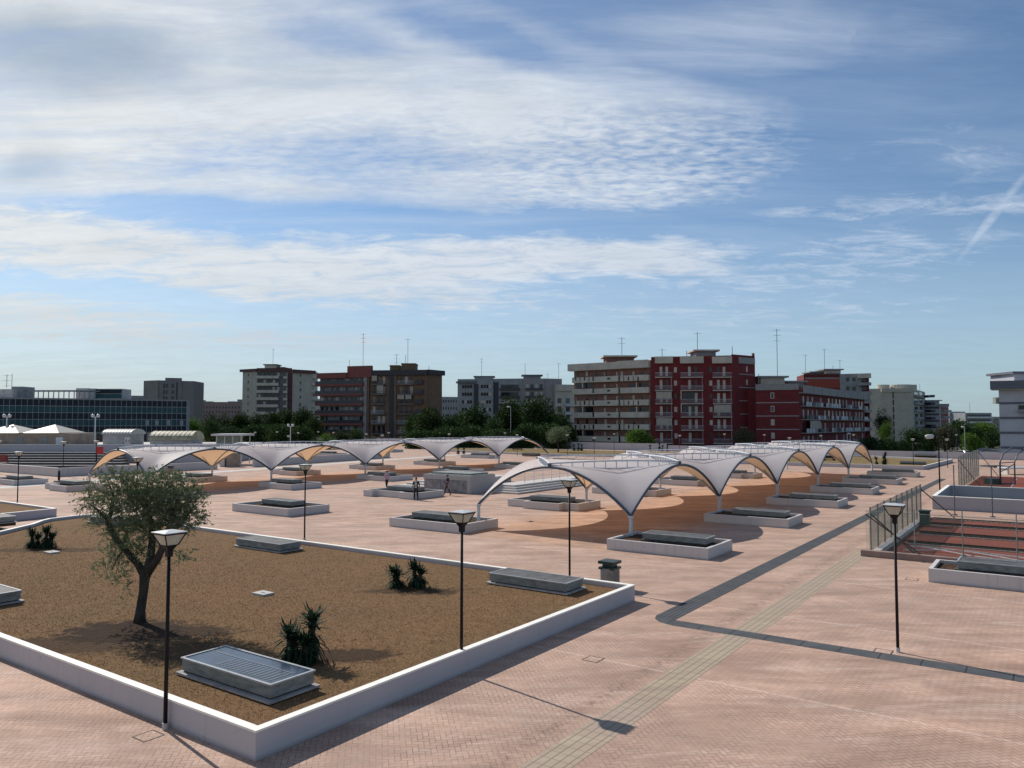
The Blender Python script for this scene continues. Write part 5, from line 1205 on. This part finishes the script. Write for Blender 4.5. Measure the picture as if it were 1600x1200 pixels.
# 8 far low blocks
for i, (a_, c_, y0, d, l) in enumerate(((1482, 1507, 643, 430, 'plain pale distant block left of the antenna mast'), (1507, 1548, 645, 420, 'distant grey block with white balcony bands and a thin mast'), (1548, 1561, 651, 440, 'distant beige block beside the striped building'), (300, 378, 628, 520, 'row of distant pinkish blocks left of the pale tower'), (483, 500, 623, 360, 'small beige block between the tower and the striped red block'),
                                       (690, 722, 620, 420, 'distant dark block between brown and grey blocks'), (868, 900, 602, 300, 'cream block with balconies behind the left end of the brick block'), (200, 226, 618, 330, 'low concrete roof left of the grey slab tower'))):
    wm_ = [mat('pale_grey_render', (.33, .33, .35)), GREYC, BEIGE, mat('pinkish_wall', (.24, .17, .16)), BEIGE, GREYC, CREAM, GREYC][i]
    b = Bld(l, [(a_, d), (c_, d+3)], 14, zz(y0, d), wm_)
    if i == 3:
        for q, (u, v, w) in enumerate(((307, 318, 625), (321, 331, 627), (341, 354, 629), (356, 368, 627), (371, 378, 624))): b.box('roof_hut', u, v, w, 632, -6, -.5, [GREYC, BEIGE, CREAM, GREYC, GREYC][q])
        wins(b, range(304, 378, 5), (635, 642, 649), 2, 3, GL, False)
    elif i in (0, 1, 2):
        for k in range(4):
            b.box('balcony', a_+2, c_-2, y0+6+k*7.5, y0+8.5+k*7.5, 0, 1.2, LTOP if i == 1 else GREYC); b.box('window', a_+3, c_-3, y0+3+k*7.5, y0+6+k*7.5, 0, .1, GL)
        if i == 1: antenna(b, 1514, 425, 629, 645, 0)
    elif i == 6:
        b.box('roof_parapet', 868, 900, 601, 611, 0, .8, CREAM)
        for k in range(4): b.box('window', 884, 890, 622+k*13, 630+k*13, 0, .1, GLT); b.box('window', 871, 877, 622+k*13, 630+k*13, 0, .1, GL); b.box('balcony', 882, 898, 631+k*13, 635+k*13, 0, 1.2, RAIL)
    else:
        wins(b, [a_+3+q*4 for q in range(int((c_-a_)/4))], [y0+5+q*11 for q in range(4)], 1.8, 4, GL, False)
# 9 grey concrete block behind the wood
b = Bld('grey concrete block with two roof huts behind the dark wood in the middle', [(715, 305), (820, 300), (852, 300), (878, 303)], 14, zz(592, 303), GREYC)
b.box('roof_parapet', 713.5, 745, 596, 599, 0, 1.0, mat('slate_trim', (.10, .12, .14))); b.box('raised_front', 742, 771, 589.5, 700, 0, .5, GREYC); b.box('stair_strip', 741, 748, 600, 700, .5, .55, DSTR); b.box('stair_strip', 771, 779, 597, 700, 0, .08, DSTR)
b.box('raised_front', 818, 851, 591.5, 700, 0, .5, mat('warm_grey_wall', (.25, .245, .235))); b.box('side_wall', 852, 877.8, 592.5, 700, 0, .12, mat('mauve_grey_wall', (.27, .25, .255)))
for k in range(6):
    y = 601.5+k*12
    for x0, n in ((722, 4), (752, 4)): 
        for q in range(n): b.box('window', x0+q*4.1, x0+q*4.1+3.2, y, y+5, .0 if x0 == 722 else .5, .1 if x0 == 722 else .56, rg.choice([GL, SHUT, GL]))
    b.box('balcony', 781, 812, y+5, y+8.5, 0, 1.2, DRAIL); b.box('window', 783, 810, y-.5, y+5, 0, .1, rg.choice([GL, SHUT])); b.box('balcony', 821, 848, y+5, y+8, .5, 1.5, DRAIL)
    for q in range(4): b.box('window', 822+q*7, 826.5+q*7, y-1, y+5, .5, .6, rg.choice([SHUT, GL]))
roofhut(b, 743, 770, 587.5, 598, 306, GREYC, mat('slate_trim', (.10, .12, .14))); roofhut(b, 818, 845, 585.5, 594, 303, mat('warm_grey_wall', (.25, .245, .235)), mat('slate_trim', (.10, .12, .14)))
antenna(b, 752.5, 307, 560, 588, 2); antenna(b, 820.5, 305, 568, 586, 0); antenna(b, 873, 305, 567, 593, 1); antenna(b, 856, 305, 584, 592, 1)
# 10 brown block with red left part
b = Bld('red banded left half of the big block in the left middle', [(500, 249), (575, 243)], 14, zz(584, 246), mat('pale_glazing', (.23, .23, .25), .6, .3, .8))
b.box('roof_parapet', 499, 545, 583, 591.5, -.1, 1.6, mat('brick_red_fascia', (.20, .06, .05))); b.box('roof_parapet', 545, 582, 572, 590, -.2, 1.0, mat('brick_red_fascia', (.20, .06, .05))); b.box('end_wall', 570, 575.2, 590, 710, 0, .9, mat('mauve_grey_wall', (.27, .25, .255)))
for k in range(7):
    y = 600.5+k*15.2; o = b.box('balcony', 494 if k % 2 else 497, 571, y, y+3, 0, 1.8, mat('brick_red_fascia', (.20, .06, .05)))
    if o: b.box('railing', 497, 571, y-5, y, 1.7, 1.76, mat('smoked_glass_rail', (.035, .035, .045), .3), o)
    for q in range(9): b.box('window', 502+q*7.6, 502+q*7.6+(5, 3, 4)[q % 3], y-10.5, y-1, 0, .1, rg.choice([GL, SHUT, GL, GREYC]))
antenna(b, 567, 250, 521, 573, 3); antenna(b, 545.5, 250, 562, 573, 0)
BRW = mat('brown_render', (.18, .115, .075), .85, .15, .8)
b = Bld('brown right half of the big left middle block, with orange brown end wall', [(575.3, 243), (668, 240), (690.5, 246)], 13, zz(582, 242), BRW)
b.box('roof_parapet', 576, 668, 578.5, 586.5, 0, 1.1, mat('dark_slate_fascia', (.045, .045, .05))); b.box('roof_parapet', 667, 692, 578.5, 586, 0, .9, mat('dark_slate_fascia', (.045, .045, .05)))
b.box('end_wall', 669, 690.3, 586, 710, 0, .1, OCH); b.box('end_wall', 648, 667.8, 586.5, 710, 0, .15, OCH); b.box('stair_strip', 609.5, 616, 580, 710, 0, .7, DSTR); b.box('pier', 616.5, 620.5, 586.5, 710, 0, .7, OCH); b.box('pier', 575.6, 578, 586, 710, 0, .9, OCH)
for k in range(7):
    y = 596.5+k*15.4
    for a_, c_ in ((582, 603), (622, 648)):
        b.balcony(a_, c_, y-1, y+5, 1.4, mat('dull_slab', (.16, .16, .17)), rg.choice([DRAIL, RAIL]))
        for x in ((585, 593, 600) if a_ == 582 else (627, 635, 643)): b.box('window', x-2, x+2, y-8, y+3, -.02, .08, rg.choice([GL, GL, SHUT, mat('dull_curtain', (.24, .2, .17))]))
    b.box('balcony', 652, 661.5, y-3, y+4, .15, 1.2, DRAIL)
    if k == 0: b.box('awning', 583, 591, y-9, y-1, 1.3, 1.36, AWN)
    if k == 1: b.box('awning', 591, 601, y-9.5, y+3, 1.3, 1.36, AWN)
    if k == 2: b.box('awning', 623, 633.5, y-10, y-3.5, 1.3, 1.4, AWN); b.box('awning', 635.5, 645, y-10, y-3.5, 1.3, 1.4, AWN)
m_ = mat('ochre_hut', (.13, .10, .055)); roofhut(b, 609, 624, 570.5, 580, 247, m_, m_, over=.1); roofhut(b, 627, 649, 567.5, 580, 245, m_, m_, over=.1)
antenna(b, 619.5, 248, 553, 570, 3); antenna(b, 633.5, 247, 555, 568, 0); antenna(b, 637, 247, 529, 568, 1); antenna(b, 670, 244, 572, 580, 0)
# 11 pale tower
b = Bld('tall pale tower with central balconies and a dark brown roof edge', [(379, 331), (401, 326), (457, 326), (487, 333)], 14, zz(578, 330), BEIGE)
b.box('roof_parapet', 377, 402, 576.8, 580.8, 0, 1.0, DKB); b.box('roof_parapet', 402, 456, 575.3, 581, .0, 1.0, DKB); b.box('roof_parapet', 457, 491, 578.5, 583.5, 0, 1.2, DKB)
b.box('recess_shade', 401.5, 447, 581.5, 700, -.02, .15, mat('shaded_facade', (.13, .125, .13))); b.box('stair_strip', 449.5, 457, 582, 700, -.02, .2, mat('maroon_strip', (.07, .03, .035)))  # flat dark panel on the facade, recess shade put into its colour
for k in range(8):
    y = 587.3+k*11.2; b.balcony(402, 437, y, y+4.4, 1.6, CREAM, CREAM, solid=True); b.balcony(444, 450, y+1, y+4.6, 1.2, CREAM, CREAM, solid=True)
    for x in (406, 414, 421, 428, 435): b.box('window', x-1.8, x+1.8, y-5, y+1, .14, .24, rg.choice([GL, SHUT, GL]))
    b.box('window', 387, 388.8, y-3.5, y+.8, 0, .1, GL); b.box('window', 468.5, 470.3, y-2.5, y+1.5, 0, .1, GL)
    p = at(487, 335); z = zz(y+3, 335); m = MB(); m.box(p.x-.5, p.x+1.6, 333, 340, z-.3, z+1.0); m.build('side_balcony', CREAM, b.r)
roofhut(b, 413, 431, 569, 578, 333, BEIGE, DKB, over=.5); roofhut(b, 431, 443, 573.5, 578, 334, BEIGE, DKB, over=.4); antenna(b, 426, 335, 545, 570, 1)
# 12 grey slab tower behind the glass block
m_ = mat('taupe_concrete', (.19, .18, .17), .9, .08, .4)
b = Bld('taupe concrete slab tower behind the glass office building', [(224.5, 300), (247, 296), (303.5, 302)], 13, zz(595, 300), m_)
b.box('raised_front', 258, 284, 590.5, 700, 0, .4, m_); b.box('stair_strip', 247, 249, 596, 700, 0, .08, mat('shaded_facade', (.13, .125, .13))); b.box('stair_strip', 275.5, 277.5, 597, 700, .4, .46, DSTR)
for k in range(5):
    b.box('window', 255.5-.5, 258-.2, 600+k*9.6, 606+k*9.6, 0, .1, GL); b.box('window', 259, 262, 600+k*9.6, 606+k*9.6, .4, .5, GL); b.box('window', 268, 272, 600+k*9.6, 606+k*9.6, .4, .5, GL)
# 13 glass office building
b = Bld('long low office building with a dark glass curtain wall at the left', [(-70, 186), (297, 213)], 16, zz(621.5, 190), mat('pale_render_end', (.36, .37, .38)), name='office_building', cat='office building')
def gm_(name, c1, c2, sc):
    m = bpy.data.materials.new(name); m.use_nodes = True; t = NT(m.node_tree); bb = t.n['Principled BSDF']; pos = t.new('ShaderNodeNewGeometry').outputs['Position']
    wn = t.new('ShaderNodeTexWhiteNoise', noise_dimensions='1D'); x, y, z = t.sep(pos); t.l.new(t.m('FLOOR', t.m('MULTIPLY', x, 1/1.68)), wn.inputs['W']); n = t.noise(t.mapping(pos, sc=(.4, 1, 2)), 1.1, 5, .6)
    t.l.new(t.mix(t.m('MULTIPLY', t.m('ADD', wn.outputs['Value'], t.rng(n, .35, .65)), .5), c1, c2), bb.inputs['Base Color']); bb.inputs['Roughness'].default_value = .35; bb.inputs['Specular IOR Level'].default_value = .18; return m
GD = gm_('dark_curtain_glass', (.006, .011, .022), (.022, .032, .046), 1); GT = gm_('teal_curtain_glass', (.012, .055, .066), (.035, .095, .10), 1)
def off(s0, s1, z0, z1, d0, d1, name, m, parent=None, mb=None):
    A, B = b.P[0], b.P[1]; e = B-A; n = Vector((e.y, -e.x)).normalized(); n = n if n.y < 0 else -n; o = A+e*s0+n*d0; q = e*(s1-s0); t = n*(d1-d0)
    M_ = mb or MB(); M_.obox((o.x, o.y, z0), (q.x, q.y, 0), (t.x, t.y, 0), (0, 0, z1-z0)); return M_.build(name, m, parent or b.r) if mb is None else None
ZT = zz(621.5, 190)-.2
for k in range(5): off(0, .985, ZT-1.7*(k+1)+.06, ZT-1.7*k-.06, 0, .25, 'glass_band', GD if k % 2 == 0 else GT)
fm = MB()
for i in range(43):
    s_ = i/42*.985; off(s_-.0007, s_+.0007, ZT-8.5, ZT, .25, .34, '', None, mb=fm)
for k in range(6): off(0, .985, ZT-1.7*k-.05, ZT-1.7*k+.05, .24, .32, '', None, mb=fm)
fm.build('mullion_frame', mat('light_mullion', (.34, .37, .40), .5), b.r)
off(0, 1, ZT+.02, ZT+.32, -.3, .4, 'roof_edge', GREYC); off(.985, 1, -1.5, ZT, .0, .36, 'end_pier', GREYC)
for s0, s1 in ((.45, .60), (.63, .72), (.755, .80)): off(s0, s1, -1, ZT-8.8, 0, .1, 'ground_window', GL)
for s_ in (.80, .845, .90, .962): off(s_-.008, s_+.008, ZT-6.7, ZT-5.3, .26, .33, 'white_blind', mat('blind', (.3, .3, .34)))
def roofthing(px0, px1, y0, y1, d, m, nm, depth=5): 
    p0, p1 = at(px0, d), at(px1, d); return MB().box(p0.x, p1.x, d, d+depth, zz(y1, d)-1.2, zz(y0, d)).build(nm, m, b.r)
roofthing(-10, 20, 608, 622, 197, CONC, 'roof_plant'); roofthing(18, 36, 604, 622, 199, GREYC, 'roof_plant'); roofthing(119, 138, 606.5, 622, 205, CONC, 'roof_plant'); roofthing(138, 148, 607, 622, 205, mat('pale_render_end', (.36, .37, .38)), 'roof_plant')
o = roofthing(148, 191, 607.5, 623, 206, mat('pale_render_end', (.36, .37, .38)), 'roof_pavilion')
p0, p1 = at(149, 205.8), at(190, 205.8)
for k, (ya, yb, mm) in enumerate(((608.5, 614.5, GD), (615.5, 622, GT))): MB().box(p0.x, p1.x, 205.85, 205.95, zz(yb, 206), zz(ya, 206)).build('pavilion_glass', mm, b.r)
f_ = MB(); xa, xb = at(36, 200).x, at(140, 200).x
for y in (200, 205):
    f_.box(xa, xb, y, y+.2, zz(609.5, 200)-.25, zz(609.5, 200))
for i in range(14):
    x = xa+(xb-xa)*i/13
    f_.box(x-.08, x+.08, 200, 200.2, ZT, zz(609.5, 200)-.25); f_.box(x-.06, x+.06, 200.2, 205, zz(609.5, 200)-.2, zz(609.5, 200)-.05)
f_.build('roof_frame', GREYC, b.r); antenna(b, 10.5, 200, 585, 606, 3); antenna(b, 18.5, 200, 584, 606, 0)
# 14 striped white building at the right edge
m_ = mat('lavender_white_render', (.42, .42, .46), .85, .05, .4)
b = Bld('white building with grey bands and heavy grey roof edge at the right photo edge', [(1560, 158), (1700, 150)], 14, zz(598, 158), m_)
b.box('roof_parapet', 1547, 1705, 594, 607, -2, 1.6, mat('slate_blue_fascia', (.12, .13, .16), .8)); b.box('soffit', 1549, 1705, 607, 608.5, -1, 1.2, CREAM)
for k in range(5): b.box('grey_band', 1560, 1699, 627.5+k*23.6, 631+k*23.6, 0, .12, mat('slate_blue_fascia', (.12, .13, .16)))
o = b.box('balcony', 1588, 1640, 640, 644, 0, 1.5, GREYC); b.box('opening', 1590, 1640, 633, 642, .0, .1, GL, o)
p = at(1560, 160); MB().box(p.x-1.3, p.x-.05, 159, 160, zz(631, 160), zz(621, 160)).build('side_balcony', mat('pale_green_panel', (.25, .28, .24)), b.r)
p0 = at(1566, 166); MB().box(p0.x, p0.x+12, 162, 170, zz(598, 162)-.5, zz(584, 162)).build('roof_hut', m_, b.r); MB().box(p0.x-.6, p0.x+12, 161.4, 170.6, zz(584, 162), zz(580.5, 162)).build('hut_roof', mat('slate_blue_fascia', (.12, .13, .16)), b.r)
